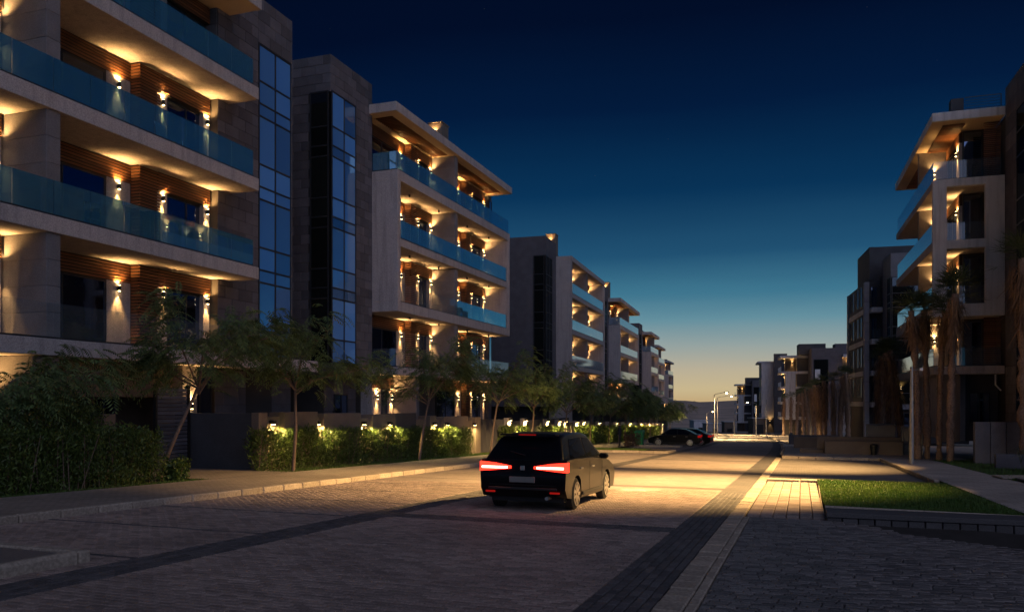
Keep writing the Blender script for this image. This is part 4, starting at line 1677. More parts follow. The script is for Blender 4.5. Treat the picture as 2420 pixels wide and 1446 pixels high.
# walls beside the first hedge
e = empty('gate_pillar', S(17.0, -17.4))
tag(e, 'brown pillar and dark wall at the end of the first hedge', 'gate pillar')
e.matrix_world = Matrix.Identity(4)
st_box('pillar', e, 16.6, 17.0, -18.3, -17.9, -.1, 1.85, 'plaster_wall', .01)
st_box('wall_slab', e, 16.62, 16.9, -24, -18.31, -.1, 1.8, 'plaster_dark', .01)
hedge(6.5, 16.2, -16.4, -15.35, 1.42, 'unlit dark hedge at the left edge of the street', 21000, stems=160)
hedge(12.0, 16.4, -18.6, -17.5, 2.1, 'taller dark hedge behind the unlit hedge', 9000, stems=60)
hedge(16.6, 17.1, -15.9, -15.35, .5, 'small round shrub at the foot of the leaning tree', 900, stems=8, leaf=.09, wid=.028)
grass_patch('grass', 6, 17.4, -15.4, -15.0, 4000, 'strip of dark grass before the unlit hedge', .05, z=.09)
grass_patch('grass', 20.6, 46, -16.1, -15.0, 9000, 'strip of grass before the lit hedge', .055, z=.09)
grass_patch('grass', 16.64, 25.55, .5, 3.8, 46000, 'small green lawn beside the paved verge', .048, z=.10)
grass_patch('grass', 48.5, 51.8, -13, -9.2, 3500, 'grass strip on the pale kerbed island', .07, z=.12)
grass_patch('grass', 28, 44, 6.1, 8.5, 7000, 'dark grass around the palm trunks', .08, z=.11)

# dark gate and farther walls along the left
e = empty('garden_gate', S(38, TW))
tag(e, 'wide black gate between the two lit hedges', 'gate')
e.matrix_world = Matrix.Identity(4)
sa, sb = s_at(1128, TW), s_at(1192, TW)
for k in range(6):
    st_box('panel', e, sa + (sb - sa) * k / 6 + .01, sa + (sb - sa) * (k + 1) / 6 - .01, TW - .1, TW, -.05, 1.95, 'plaster_dark', .008)
far_wall = empty('boundary_wall', S(48, TW))
tag(far_wall, 'dark garden wall with lit pale posts beyond the gate', 'garden wall')
far_wall.matrix_world = Matrix.Identity(4)
st_box('wall_panel', far_wall, sb + .02, 60, TW - .5, TW - .25, -.3, 2.0, 'plaster_dark', .01)
marks = (1199, 1237, 1290, 1318, 1333, 1377)
names = ('first', 'second', 'third', 'fourth', 'fifth', 'sixth')
for p, nm in zip(marks, names):
    s = s_at(p, TW)
    st_box('post', far_wall, s, s + .7, TW - .24, TW, -.2, 2.05, 'plaster', .01)
    lantern(s + .3, TW, 1.9, f'square black lantern on the {nm} lit post beyond the black gate', 22.0, group='lanterns beyond the black gate')
for a, c, nm in ((1197, 1216, 'first'), (1235, 1252, 'second'), (1286, 1308, 'third'), (1312, 1340, 'fourth')):
    sa_, sb_ = s_at(a, -16.2), s_at(c, -16.2)
    hedge(sa_, max(sb_, sa_ + 1.2), -16.8, -16.1, 1.45, f'small bright shrub under the lit posts, {nm} past the gate', 1500, stems=12, leaf=.13, wid=.03, group='shrubs under the lit posts')
far_wall2 = empty('boundary_wall', S(80, TW))
tag(far_wall2, 'far garden wall with many small lit posts behind the parked cars', 'garden wall')
far_wall2.matrix_world = Matrix.Identity(4)
k = 0
ords = ['first', 'second', 'third', 'fourth', 'fifth', 'sixth', 'seventh', 'eighth', 'ninth', 'tenth', 'eleventh', 'twelfth', 'thirteenth', 'fourteenth', 'fifteenth', 'sixteenth']
for s in np.arange(61, 122, 4.1):
    tt = TW + bend(s)
    st_box('wall_panel', far_wall2, s, s + 4.08, tt - .5, tt - .25, -.3, 1.9, 'plaster_wall', .01)
    st_box('post', far_wall2, s + .5, s + 1.2, tt - .24, tt, -.2, 2.0, 'plaster', .01)
    if k % 2 == 0:
        lantern(s + .8, tt, 1.85, f'lantern on the {ords[k]} post of the far garden wall', 30.0, group='lanterns of the far garden wall')
    k += 1
for i, s in enumerate((60.5, 66, 71.5, 77, 84, 92, 101)):
    tt = bend(s)
    hedge(s, s + 4.6, -16.9 + tt, -15.9 + tt, 1.5, f'{ords[i]} far hedge lit from the wall behind the parked cars', 1800, stems=10, leaf=.17, wid=.045, group='far lit hedges')


# =================================================================== trees with feathery leaves
def fronds(base, az, L, p0, droop, N=9, leaf=.165, wid=.055):
    n = len(base)
    ca, sa = np.cos(az), np.sin(az)
    fw = np.stack([ca, sa, np.zeros(n)], 1)
    side = np.stack([-sa, ca, np.zeros(n)], 1)
    out = []
    for j in range(N):
        q = (j + 1.2) / (N + .6)
        P = base + fw * (L * q * np.cos(p0))[:, None]
        P[:, 2] += L * (np.sin(p0) * q - droop * q * q)
        T = fw * np.cos(p0)[:, None]
        T[:, 2] += np.sin(p0) - 2 * droop * q
        T /= np.linalg.norm(T, axis=1)[:, None]
        l = leaf * (L / .6) * math.sin(math.pi * (.18 + .74 * q)) ** .8 * 1.15
        for sg in (1, -1):
            D = side * sg * .86 + T * .42
            D[:, 2] -= .34
            D /= np.linalg.norm(D, axis=1)[:, None]
            ww = T * wid * .5
            ll = l[:, None] * rng.uniform(.8, 1.15, n)[:, None]
            out.append(np.stack([P - ww * .5, P + D * ll * .5 - ww, P + D * ll, P + D * ll * .5 + ww], 1))
    # the stalk
    return np.concatenate(out, 0)


def make_tree(label, s, t, lean, trunk_h, rad, crown_h, nfr, seed, name='tree', fl=.62, flat=0.0, wind=(0, 0), group='street trees before the left blocks', leafw=.052, bent=False):
    r = np.random.default_rng(seed)
    base = S(s, t, .06, bent)
    e = empty(name, base)
    tag(e, label, 'tree', group)
    top = Vector((lean[0], lean[1], trunk_h))
    mid = Vector((lean[0] * .45 + r.normal(0, .04), lean[1] * .45 + r.normal(0, .04), trunk_h * .5))
    parts = [tube([(0, 0, -.15), (0, 0, .12), mid, top], [.075, .062, .05, .042], 8)]
    tips = []
    nb = 7
    for i in range(nb):
        a = 2 * math.pi * (i + r.uniform(-.3, .3)) / nb
        reach = rad * r.uniform(.55, .95)
        up = crown_h * r.uniform(.25, .95)
        start = Vector(top) - Vector((0, 0, r.uniform(0, trunk_h * .12)))
        p1 = start + Vector((math.cos(a) * reach * .45, math.sin(a) * reach * .45, up * .55))
        p2 = start + Vector((math.cos(a) * reach + wind[0], math.sin(a) * reach + wind[1], up))
        parts.append(tube([start, p1, p2], [.03, .02, .008], 5, False))
        for q in (.35, .6, .8, 1.0):
            c = start.lerp(p1, q / .5) if q < .5 else p1.lerp(p2, (q - .5) / .5)
            for k in range(2 if q < .7 else 3):
                ang = a + r.normal(0, .9)
                d = r.uniform(.15, .5) * rad * .55
                tip = c + Vector((math.cos(ang) * d, math.sin(ang) * d, r.uniform(-.05, .3) * crown_h * .6))
                parts.append(tube([c, tip], [.012, .005], 4, False))
                tips.append(tip)
    V, F = join_vf(parts)
    mesh_obj('trunk', V, F, 'bark', e, smooth=True)
    tips = np.array([tuple(p) for p in tips])
    idx = r.integers(0, len(tips), nfr)
    B = tips[idx] + r.normal(0, .09, (nfr, 3)) * rad
    ctr = np.array([top.x + wind[0] * .5, top.y + wind[1] * .5])
    az = np.arctan2(B[:, 1] - ctr[1], B[:, 0] - ctr[0]) + r.normal(0, .85, nfr)
    L = fl * r.uniform(.6, 1.2, nfr)
    p0 = r.normal(.18, .28, nfr)
    dr = r.uniform(.45, .95, nfr)
    Q = fronds(B, az, L, p0, dr, wid=leafw)
    quads_obj('crown', Q, 'leaf_tree', e)
    return e


U = lambda a, b: (a * CP + b * SP, -a * SP + b * CP)          # (towards the road, up the street) -> world xy
make_tree('feathery tree spreading over the hedge at the left edge', 12.6, -16.9, U(-.3, .3), 1.9, 2.1, 1.4, 560, 1, wind=U(0, .6))
make_tree('feathery tree with a leaning bare trunk before the nearest block', 16.7, -16.1, U(.75, .65), 2.55, 1.95, 2.3, 640, 2, wind=U(.1, .7))
make_tree('slim straight feathery tree in the grass strip before the lit hedge', 21.55, -15.3, U(.0, .1), 2.75, 2.0, 2.3, 560, 3, wind=U(.3, .5))
make_tree('leaning feathery tree in the middle of the lit hedge', 30.8, -15.45, U(.1, .75), 2.7, 2.4, 2.4, 620, 4)
make_tree('leaning feathery tree before the wide black gate', 38.9, -15.35, U(.1, .8), 2.9, 2.5, 2.6, 600, 5)
make_tree('feathery tree just past the black gate', 45.5, -15.4, U(.1, .5), 2.8, 2.7, 2.5, 560, 6, leafw=.05)
for i, (s, sd) in enumerate(((53, 7), (60.5, 8), (67.5, 9), (75, 10), (83, 11), (92, 12), (103, 13), (115, 14))):
    make_tree(f'{ords[i]} dark street tree of the row beyond the black gate, seen from the near end', s, -15.4, U(.1, .3), 2.6, 2.9, 2.6, 480, sd, fl=.8, leafw=.075, bent=True)


# =================================================================== palms on the right
def make_palm(label, s, t, hgt, lean, seed, skirt=(.45, .95), nskirt=420, crown=34, wid=.30, bent=False, tall=1.0, group='palms before the right blocks'):
    r = np.random.default_rng(seed)
    base = S(s, t, .05, bent)
    e = empty('palm_tree', base)
    tag(e, label, 'palm tree', group)
    path, rad = [], []
    for k in range(27):
        q = k / 26
        path.append((lean[0] * q * q, lean[1] * q * q, hgt * q - .15 * (k == 0)))
        rad.append(wid * (.62 + .2 * r.uniform(-1, 1) - .14 * q))
    V, F = tube(path, rad, 9)
    mesh_obj('trunk', V, F, 'bark_palm', e, smooth=True)
    n = nskirt + 130
    q = r.uniform(skirt[0], skirt[1], n)
    q[:130] = r.uniform(.08, skirt[0] + .05, 130)
    a = r.uniform(0, 2 * np.pi, n)
    rr = wid * (.55 + .75 * np.clip((q - skirt[0]) / (skirt[1] - skirt[0]), 0, 1)) * r.uniform(.7, 1.15, n)
    B = np.stack([lean[0] * q * q + np.cos(a) * rr, lean[1] * q * q + np.sin(a) * rr, hgt * q], 1)
    ln = r.uniform(.3, .95, n)
    ln[:130] *= .35
    flare = r.normal(.12, .22, n)
    D = np.stack([np.cos(a) * flare, np.sin(a) * flare, -np.ones(n)], 1)
    D[:, :2] += r.normal(0, .16, (n, 2))
    W = np.stack([-np.sin(a), np.cos(a), np.zeros(n)], 1) * .022
    T = B + D * ln[:, None]
    quads_obj('skirt', np.stack([B - W, B + W, T + W * .4, T - W * .4], 1), 'leaf_dry', e)['kind'] = 'stuff'
    # tied young fronds and fan leaves
    top = np.array([lean[0], lean[1], hgt])
    Q = []
    for i in range(crown):
        az, el = r.uniform(0, 2 * np.pi), r.uniform(.05, 1.35)
        st = r.uniform(.35, .8) * tall
        d = np.array([math.cos(az) * math.cos(el), math.sin(az) * math.cos(el), math.sin(el)])
        root = top + np.array([0, 0, -.35 + .35 * math.sin(el)])
        hub = root + d * st
        sd = np.cross(d, [0, 0, 1.0])
        sd /= np.linalg.norm(sd) + 1e-6
        up = np.cross(sd, d)
        Q.append(np.stack([root - sd * .012, root + sd * .012, hub + sd * .01, hub - sd * .01]))
        for b_ in range(11):
            f = (b_ - 5) / 5 * 1.25
            dd = d * math.cos(f) + sd * math.sin(f) + up * r.normal(0, .1)
            tip = hub + dd * r.uniform(.45, .75) * tall + np.array([0, 0, -.12])
            w2 = np.cross(dd, up) * .022
            m_ = (hub + tip) / 2
            Q.append(np.stack([hub, m_ - w2, tip, m_ + w2]))
    quads_obj('crown', np.array(Q), 'leaf_palm', e)
    return e


make_palm('palm with a bare trunk standing right of the grey lamp post', 45.0, 5.55, 7.6, (-.3, .1), 21, (.80, .97), 260, wid=.27)
make_palm('second of the close pair of palms right of the grey lamp post', 45.6, 6.05, 7.7, (-.15, 0), 22, (.80, .97), 260, wid=.27)
make_palm('palm with a thin twisted trunk before the pale balcony frame', 43.9, 6.35, 7.4, (.25, 0), 23, (.82, .97), 240, wid=.23)
make_palm('tallest near palm with a shaggy head before the pale balcony frame', 42.4, 6.6, 8.0, (.3, .1), 24, (.72, .98), 480, 46, tall=1.3, wid=.27)
make_palm('shaggy palm whose dry skirt hangs into the right edge of the view', 39.3, 8.95, 8.9, (-.05, 0), 25, (.66, .97), 620, wid=.46, tall=1.3)
make_palm('leaning shaggy palm behind the grey cabinet', 58.0, 6.2, 6.6, (-.9, .4), 26, (.3, .97), 620, wid=.34)
spots = [(63.5, 6.0, 7.3), (65.5, 5.4, 7.0), (66.5, 6.4, 7.4), (68, 5.8, 7.1), (86, 5.2, 7.0), (90, 4.8, 7.2), (95, 4.6, 6.8), (101, 4.2, 7.1), (107, 4.2, 6.9), (113, 4.4, 7.2), (119, 4.4, 7.0), (126, 4.2, 7.3), (134, 4.2, 7.0), (143, 4.0, 7.2), (153, 4.0, 7.0), (164, 3.8, 7.2), (210, 4, 7), (218, 4.4, 7.2), (228, 5, 7)]
pn = ['in the clump behind the white box', 'inside the clump behind the white box', 'at the back of the clump behind the white box', 'on the far side of the clump behind the white box']
for i, (s, t, hh) in enumerate(spots):
    lab = f'shaggy brown palm {pn[i]}' if i < 4 else (f'{ords[i - 4]} shaggy palm of the long row before the third right block' if i < 16 else f'{ords[i - 16]} palm before the farthest right block')
    make_palm(lab, s, t - (0 if s < 80 else 0), hh, (random.gauss(0, .25), random.gauss(0, .25)), 40 + i, (.34, .97), 460 if s < 120 else 300, 26, wid=.38, bent=s > 80)

# fountain grass by the right garden wall
for i, (s, t) in enumerate(((34.5, 8.2), (33.0, 9.3), (35.8, 10.2), (31.2, 8.6), (32.0, 10.6), (29.5, 9.2))):
    r = np.random.default_rng(80 + i)
    e = empty('ornamental_grass', S(s, t, .08))
    tag(e, f'{ords[i]} dark clump of arching ornamental grass below the right garden wall', 'plant', 'ornamental grass clumps')
    Q, Q2 = [], []
    for k in range(260):
        a = r.uniform(0, 2 * np.pi)
        L, sp2 = r.uniform(.6, 1.25), r.uniform(.2, .95)
        p0 = np.array([r.normal(0, .12), r.normal(0, .12), 0])
        pm = p0 + np.array([math.cos(a) * sp2 * L * .45, math.sin(a) * sp2 * L * .45, L * .8])
        p1 = p0 + np.array([math.cos(a) * sp2 * L, math.sin(a) * sp2 * L, L * r.uniform(.35, .85)])
        w = np.array([-math.sin(a), math.cos(a), 0]) * .009
        Q += [np.stack([p0 - w, p0 + w, pm + w, pm - w]), np.stack([pm - w, pm + w, p1 + w * .2, p1 - w * .2])]
        if k % 14 == 0:
            w = w * 2.6
            Q2.append(np.stack([pm + (p1 - pm) * .5 - w, pm + (p1 - pm) * .5 + w, p1 + w * .6, p1 - w * .6]))
    quads_obj('blades', np.array(Q), 'leaf_palm', e)
    quads_obj('plumes', np.array(Q2), 'grass_pale', e)


# =================================================================== planters, boxes, street furniture on the right
def thing(name, label, cat, group=None):
    e = empty(name)
    tag(e, label, cat, group)
    return e


e = thing('planter_wall', 'low brown planter walls stepped in two levels beside the bin', 'planter')
st_box('front_wall', e, 51.0, 51.35, 1.3, 5.5, -.1, .85, 'plaster_wall', .01)
st_box('front_cap', e, 50.97, 51.38, 1.25, 5.55, .851, .9, 'plaster_wall', .01)
st_box('back_wall', e, 53.0, 53.4, .9, 5.6, -.1, 1.12, 'plaster_wall', .01)
st_box('side_wall', e, 51.36, 52.99, 1.3, 1.6, -.1, .8, 'plaster_wall', .01)
st_box('step_wall', e, 52.0, 52.3, -.1, 1.25, -.1, .35, 'plaster_wall', .01)
st_box('soil', e, 51.36, 53.0, 1.61, 5.5, -.1, .7, 'soil')
e = thing('planter_wall', 'second small brown planter wall farther along the verge', 'planter')
st_box('front_wall', e, 70, 70.3, -.6, 2.4, -.1, .85, 'plaster_wall', .01)
st_box('side_wall', e, 70.31, 74, -.6, -.3, -.1, .85, 'plaster_wall', .01)
e = thing('planter_wall', 'farthest dark planter wall near the street bend', 'planter')
st_box('front_wall', e, 84, 84.3, -1.2, 3.4, -.1, .9, 'plaster_dark', .01)
st_box('side_wall', e, 84.31, 92, -1.2, -.9, -.1, .9, 'plaster_dark', .01)
e = thing('electrical_cabinet', 'tall pale grey electrical cabinet beside the planter wall', 'cabinet')
st_box('upper_door', e, 52.4, 52.95, 5.72, 6.72, .72, 1.72, 'cabinet', .015)
st_box('lower_door', e, 52.4, 52.95, 5.72, 6.72, .12, .70, 'cabinet', .015)
st_box('side_panel', e, 52.42, 53.0, 5.62, 5.70, .12, 1.74, 'cabinet', .01)
st_box('plinth', e, 52.45, 52.93, 5.74, 6.70, 0, .12, 'kerb_stone', .01)
st_box('roof_cap', e, 52.36, 53.0, 5.66, 6.76, 1.745, 1.79, 'cabinet', .01)
e = thing('utility_box', 'low cream utility box behind the planter wall before the palms', 'utility box')
st_box('case', e, 58.0, 58.8, 4.1, 5.8, .2, 1.85, 'cabinet', .015)
st_box('lid', e, 57.96, 58.84, 4.06, 5.84, 1.86, 1.93, 'cabinet', .015)
# litter bin
e = thing('litter_bin', 'small black litter bin standing against the planter wall', 'bin')
e.location = S(50.6, 3.95, .115)
v, f = tube([(0, 0, 0), (0, 0, .5)], [.16, .21], 14)
mesh_obj('bin_body', v, f, 'metal_black', e, smooth=False)
v, f = tube([(0, 0, .5), (0, 0, .54), (0, 0, .62), (0, 0, .64)], [.23, .23, .17, .03], 14)
mesh_obj('lid', v, f, 'metal_black', e)
# green wheelie bin
e = thing('wheelie_bin', 'tall green wheelie bin beside the parked black car', 'bin')
e.location = S(63.9, -12.3, .0)
e.rotation_euler = (0, 0, ROTZ - math.pi / 2)
V = [(-.26, -.28, .1), (.26, -.28, .1), (.26, .28, .1), (-.26, .28, .1), (-.33, -.37, 1.12), (.33, -.37, 1.12), (.33, .37, 1.12), (-.33, .37, 1.12)]
F = [(0, 3, 2, 1), (4, 5, 6, 7), (0, 1, 5, 4), (1, 2, 6, 5), (2, 3, 7, 6), (3, 0, 4, 7)]
mesh_obj('bin_body', V, F, 'bin_green', e)
V = [(-.36, -.42, 1.13), (.36, -.42, 1.13), (.36, .42, 1.13), (-.36, .42, 1.13), (-.33, -.38, 1.2), (.33, -.38, 1.2), (.30, .36, 1.3), (-.30, .36, 1.3)]
mesh_obj('lid', V, F, 'bin_green', e)
bx('handle', e, -.25, .25, .43, .47, 1.1, 1.14, 'bin_green', .01)
for sx in (-.28, .28):
    v, f = tube([(sx - .03, .3, .11), (sx + .03, .3, .11)], [.11, .11], 14)
    mesh_obj('wheel', v, f, 'tyre', e)

# right garden wall
e = thing('garden_wall', 'grey stone garden wall turning to black behind the grasses', 'garden wall')
for k in range(4):
    st_box('stone_panel', e, 40.6, 41.0, 7.3 + k * .62, 7.9 + k * .62, -.2, 2.0, 'stone_fin', .012)
st_box('dark_panel', e, 40.7, 41.05, 9.79, 15, -.2, 1.95, 'plaster_dark', .01)
st_box('low_wall', e, 36.0, 36.3, 7.2, 11.0, -.2, .7, 'stone_far', .01)
for i, (s, t, l, w_) in enumerate(((29.5, 6.4, 1.5, .95), (27.7, 6.75, 1.5, .95), (26.0, 7.0, 1.4, .9), (24.4, 7.3, 1.3, .9))):
    o = link('paving_slab', box_mesh(l, w_, .05, 'kerb_stone', .008))
    o.matrix_world = STREET @ Matrix.Translation((s, -t, .16 + .01 * i)) @ Euler((.02 * (i - 1), -.015 * i, .12 * i)).to_matrix().to_4x4()
    tag(o, f'{ords[i]} loose grey paving slab lying beside the right path, counted from the palms', 'paving slab', 'loose paving slabs')
v, f = tube([(0, 0, 0), (0, 0, .05), (0, 0, .11), (0, 0, .14)], [.07, .11, .09, .03], 7)
o = mesh_obj('rock', v, f, 'white_plastic', None, S(25.6, 5.95, .12), smooth=True)
tag(o, 'single white rock on the right path edge', 'rock')


# =================================================================== street lamps
def street_lamp(s, t, hgt, arm, label, lit=0.0, bent=False, armdir=1, drop=.0, r=.07):
    e = empty('street_lamp', S(s, t, 0, bent))
    tag(e, label, 'street lamp', 'street lamps')
    v, f = tube([(0, 0, -.1), (0, 0, .12), (0, 0, .14), (0, 0, hgt * .5), (0, 0, hgt)], [.13, .13, r * 1.15, r, r * .7], 10)
    mesh_obj('pole', v, f, 'metal_grey', e)
    bx('base_plate', e, -.2, .2, -.2, .2, -.05, .03, 'metal_grey', .01)
    if arm:
        d = Vector((CP, -SP, 0)) * armdir
        tip = d * arm + Vector((0, 0, hgt + .32))
        v, f = tube([(0, 0, hgt - .05), d * .15 + Vector((0, 0, hgt + .08)), tip], [.04, .035, .03], 8)
        mesh_obj('arm', v, f, 'metal_grey', e)
        hd = empty('lamp_head')
        c0, c1 = tip, tip + d * .6 + Vector((0, 0, .05))
        COL.objects.unlink(hd)
        bpy.data.objects.remove(hd)
        v, f = tube([c0 - d * .05, c0 + d * .1, c0 + d * .45, c1], [.03, .09, .10, .03], 8)
        mesh_obj('lamp_head', v, f, 'metal_grey', e, smooth=True)
        if lit:
            cc = c0 + d * .3 - Vector((0, 0, .10))
            v, f = tube([cc + Vector((0, 0, .05)), cc, cc - Vector((0, 0, .06))], [.12, .15, .08], 10)
            mesh_obj('lens', v, f, 'lens_street', e)
            link('street_light', spot(lit * 2.0, 155, .6, .12, (1.0, .68, .30)), e, cc - Vector((0, 0, .1)))
    return e


lp = street_lamp(38.5, 4.5, 4.35, 0, 'unlit grey lamp post on the right path before the palms', r=.085)
v, f = tube([(-.35, .1, 4.15), (0, 0, 4.2), (.35, -.1, 4.25)], [.025] * 3, 6)
mesh_obj('crossbar', v, f, 'metal_grey', lp)
bx('fitting', lp, .30, .42, -.16, -.04, 4.18, 4.3, 'white_plastic', .01)
street_lamp(105.5, -10.6, 5.7, 1.25, 'tall street lamp on the far left island, arm over the road', 9000.0)
street_lamp(131, -12.7, 6.2, 1.9, 'second tall street lamp on the left, thin dark arm', 6000.0)
street_lamp(158, -8.1, 6.0, 1.3, 'glowing street lamp on the right whose arm reaches left', 9000.0, armdir=-1)
street_lamp(129.8, -5.15, 5.9, 0, 'bare lamp pole on the right side of the far road')
street_lamp(170, -18.6, 4.4, .9, 'small glowing street lamp far off on the left', 3000.0)
street_lamp(176, -13.5, 4.2, 0, 'short bare pole at the far end of the road')

e = empty('lamp_mast', S(27.0, 9.5, .1))
tag(e, 'tall twin headed lamp mast in the garden bed right of the path', 'street lamp', 'street lamps')
v, f = tube([(0, 0, -.2), (0, 0, .3), (0, 0, 14.0)], [.16, .13, .07], 12)
mesh_obj('pole', v, f, 'metal_grey', e)
bx('crossarm', e, -.6, .6, -.04, .04, 13.9, 14.0, 'metal_grey', .01)
for hx, tgt, en, sz in ((-.5, S(22.8, -3.6), 130000.0, 46), (.5, S(38.0, -4.2), 120000.0, 44)):
    o0 = Vector((hx, 0, 13.75))
    d = (tgt - (Vector(e.location) + o0)).normalized()
    hd = bx('flood_head', e, hx - .2, hx + .2, -.17, .17, 13.72, 13.89, 'metal_black', .02)
    L = link('flood_light', spot(en, sz, 1.0, .15, (1.0, .60, .21)), e, o0 + d * .25)
    L.rotation_euler = d.to_track_quat('-Z', 'Y').to_euler()

# low buildings and sheds at the end of the street
def shed(label, px, Y, wid, dep, hgt, z, mat):
    e = empty('shed', ((px - CXP) / FOC * Y, Y, z), 0)
    tag(e, label, 'shed', 'low buildings at the end of the street')
    bx('wall', e, 0, wid, 0, dep, 0, hgt, mat)
    bx('roof', e, -.2, wid + .2, -.2, dep + .2, hgt + .001, hgt + .2, 'plaster_white')
    bx('door', e, wid * .3, wid * .3 + 1.4, -.06, -.002, 0, min(2.2, hgt * .8), 'metal_black')
    return e


shed('long low sandy building straight behind the far street lamps', 1672, 225, 5.0, 6, 3.6, -8.3, 'plaster')
shed('small brown guard house at the end of the street', 1712, 215, 2.4, 3, 4.0, -7.9, 'plaster_wall')
shed('brown hut between the palms and the glowing lamp', 1780, 185, 3.0, 4, 3.6, -5.9, 'plaster_wall')
shed('white low shed behind the last tree on the left', 1640, 240, 4.5, 6, 4.2, -8.4, 'plaster_white')


# =================================================================== cars
def car(name, label, loc, rotz, prof, cab, W, tail, lights=False, pitch=0.0, hatch=False):
    e = empty(name, loc, rotz)
    e.rotation_euler = (0, pitch, rotz)
    tag(e, label, 'car')
    wr, wx = .315, prof['wheels']
    zs = .2
    pts = list(prof['outline'])
    for cx in sorted(wx, reverse=True):
        for k in range(9):
            a = math.pi * k / 8
            pts.append((cx + .375 * math.cos(a), wr + .375 * math.sin(a) if 0 < k < 8 else zs + .02))
    hw = W / 2
    # body: side outline drawn through five stations across the width so that the flanks curve in
    st = [(-hw + .05, .965, .0), (-hw, 1.0, 0), (-hw * .92, 1.0, 0), (hw * .92, 1.0, 0), (hw, 1.0, 0), (hw - .05, .965, 0)]
    st = [-hw + .03, -hw * .97, hw * .97, hw - .03]
    st = [-hw, hw]
    n = len(pts)
    V = []
    for yv in st:
        for x, z in pts:
            V.append((x, yv * (1.0 if z > .55 else .985), z))
    F = [tuple(range(n)), tuple(range(2 * n - 1, n - 1, -1))]
    F += [(i, i + n, (i + 1) % n + n, (i + 1) % n) for i in range(n)]
    body = mesh_obj('body', V, F, 'car_black', e, smooth=True)
    bm = bmesh.new()
    bm.from_mesh(body.data)
    bmesh.ops.recalc_face_normals(bm, faces=bm.faces)
    bm.to_mesh(body.data)
    bm.free()
    m = body.modifiers.new('bevel', 'BEVEL')
    m.width, m.segments, m.limit_method, m.angle_limit = .07, 4, 'ANGLE', R(50)
    body.modifiers.new('wn', 'WEIGHTED_NORMAL')
    # cabin
    def yw(z):
        return hw * .93 - (z - cab[0][1]) * .40
    n = len(cab)
    V = [(x, -yw(z), z) for x, z in cab] + [(x, yw(z), z) for x, z in cab]
    F = [tuple(range(n)), tuple(range(2 * n - 1, n - 1, -1))] + [(i, i + n, (i + 1) % n + n, (i + 1) % n) for i in range(n)]
    c = mesh_obj('cabin', V, F, 'car_black', e, smooth=True)
    bm = bmesh.new()
    bm.from_mesh(c.data)
    bmesh.ops.recalc_face_normals(bm, faces=bm.faces)
    bm.to_mesh(c.data)
    bm.free()
    m = c.modifiers.new('bevel', 'BEVEL')
    m.width, m.segments, m.limit_method, m.angle_limit = .05, 3, 'ANGLE', R(40)
    c.modifiers.new('wn', 'WEIGHTED_NORMAL')
    # windows, a little proud of the cabin
    for sg in (-1, 1):
        for poly in prof['windows']:
            V = [(x, sg * (yw(z) + .006), z) for x, z in poly]
            mesh_obj('window', V, [tuple(range(len(V)))], 'car_glass', e)
    for (x0, z0, x1, z1, ins) in prof['screens']:
        off = (z1 - z0), -(x1 - x0)
        l = math.hypot(*off)
        ox, oz = off[0] / l * .008, off[1] / l * .008
        if oz < 0:
            ox, oz = -ox, -oz
        V = [(x0 + ox, -yw(z0) + ins, z0 + oz), (x0 + ox, yw(z0) - ins, z0 + oz), (x1 + ox, yw(z1) - ins, z1 + oz), (x1 + ox, -yw(z1) + ins, z1 + oz)]
        mesh_obj('windscreen', V, [(0, 1, 2, 3)], 'car_glass', e)
    # wheels
    for cx in wx:
        for sg in (-1, 1):
            w = empty('wheel')
            w.parent = e
            w.location = (cx, sg * (hw - .12), wr)
            v, f = tube([(0, -.1, 0), (0, -.08, 0), (0, .08, 0), (0, .1, 0)], [.27, wr, wr, .27], 24)
            mesh_obj('tyre', v, f, 'tyre', w, smooth=False)
            v, f = tube([(0, sg * .098, 0), (0, sg * .112, 0)], [.235, .225], 20)
            mesh_obj('wheel_disc', v, f, 'car_trim', w)
            for k in range(9):
                a = 2 * math.pi * k / 9
                d = Vector((math.cos(a), 0, math.sin(a)))
                p = d.cross(Vector((0, 1, 0))) * .028
                yy = Vector((0, sg * .12, 0))
                V = [d * .03 - p + yy, d * .03 + p + yy, d * .225 + p * 1.2 + yy, d * .225 - p * 1.2 + yy]
                mesh_obj('spoke', V, [(0, 1, 2, 3)], 'rim', w)
            V, F = [], []
            for k in range(24):
                a = 2 * math.pi * k / 24
                V += [(math.cos(a) * .215, sg * .121, math.sin(a) * .215), (math.cos(a) * .245, sg * .116, math.sin(a) * .245)]
            F = [(2 * k, 2 * k + 1, (2 * k + 3) % 48, (2 * k + 2) % 48) for k in range(24)]
            mesh_obj('rim', V, F, 'rim', w)
    # lamps, plate, bumper strip, handles, mirrors
    xr = prof['rear_x']
    zt = prof['tail_z']
    for sg in (-1, 1):
        y0, y1 = sg * (hw - .44), sg * (hw - .005)
        yo, yi = sg * (hw + .004), sg * (hw - .64)
        ym = sg * (hw - .30)
        prof2 = [(yo, zt + .10), (ym, zt + .075), (yi, zt + .02), (yi, zt - .03), (ym, zt - .065), (yo, zt - .09)]
        V = [(xx, q, z) for xx in (xr - .03, xr + .20) for q, z in prof2]
        F = [tuple(range(6)), tuple(range(11, 5, -1))] + [(i, i + 6, (i + 1) % 6 + 6, (i + 1) % 6) for i in range(6)]
        t_ = mesh_obj('tail_light', V, F, 'tail' if tail else 'tail_dim', e)
        if tail:
            o = bx('light_bar', t_, xr - .042, xr - .029, sg * (hw - .58), sg * (hw - .04), zt - .028, zt + .012, 'tail_core', .006)
        bx('headlight', e, prof['front_x'] - .22, prof['front_x'] + .01, sg * (hw - .42), sg * (hw - .06), .62, .74, 'plate', .03)
        bx('mirror', e, prof['mirror_x'] - .08, prof['mirror_x'] + .05, sg * (hw - .04), sg * (hw + .16), .95, 1.07, 'car_black', .03)
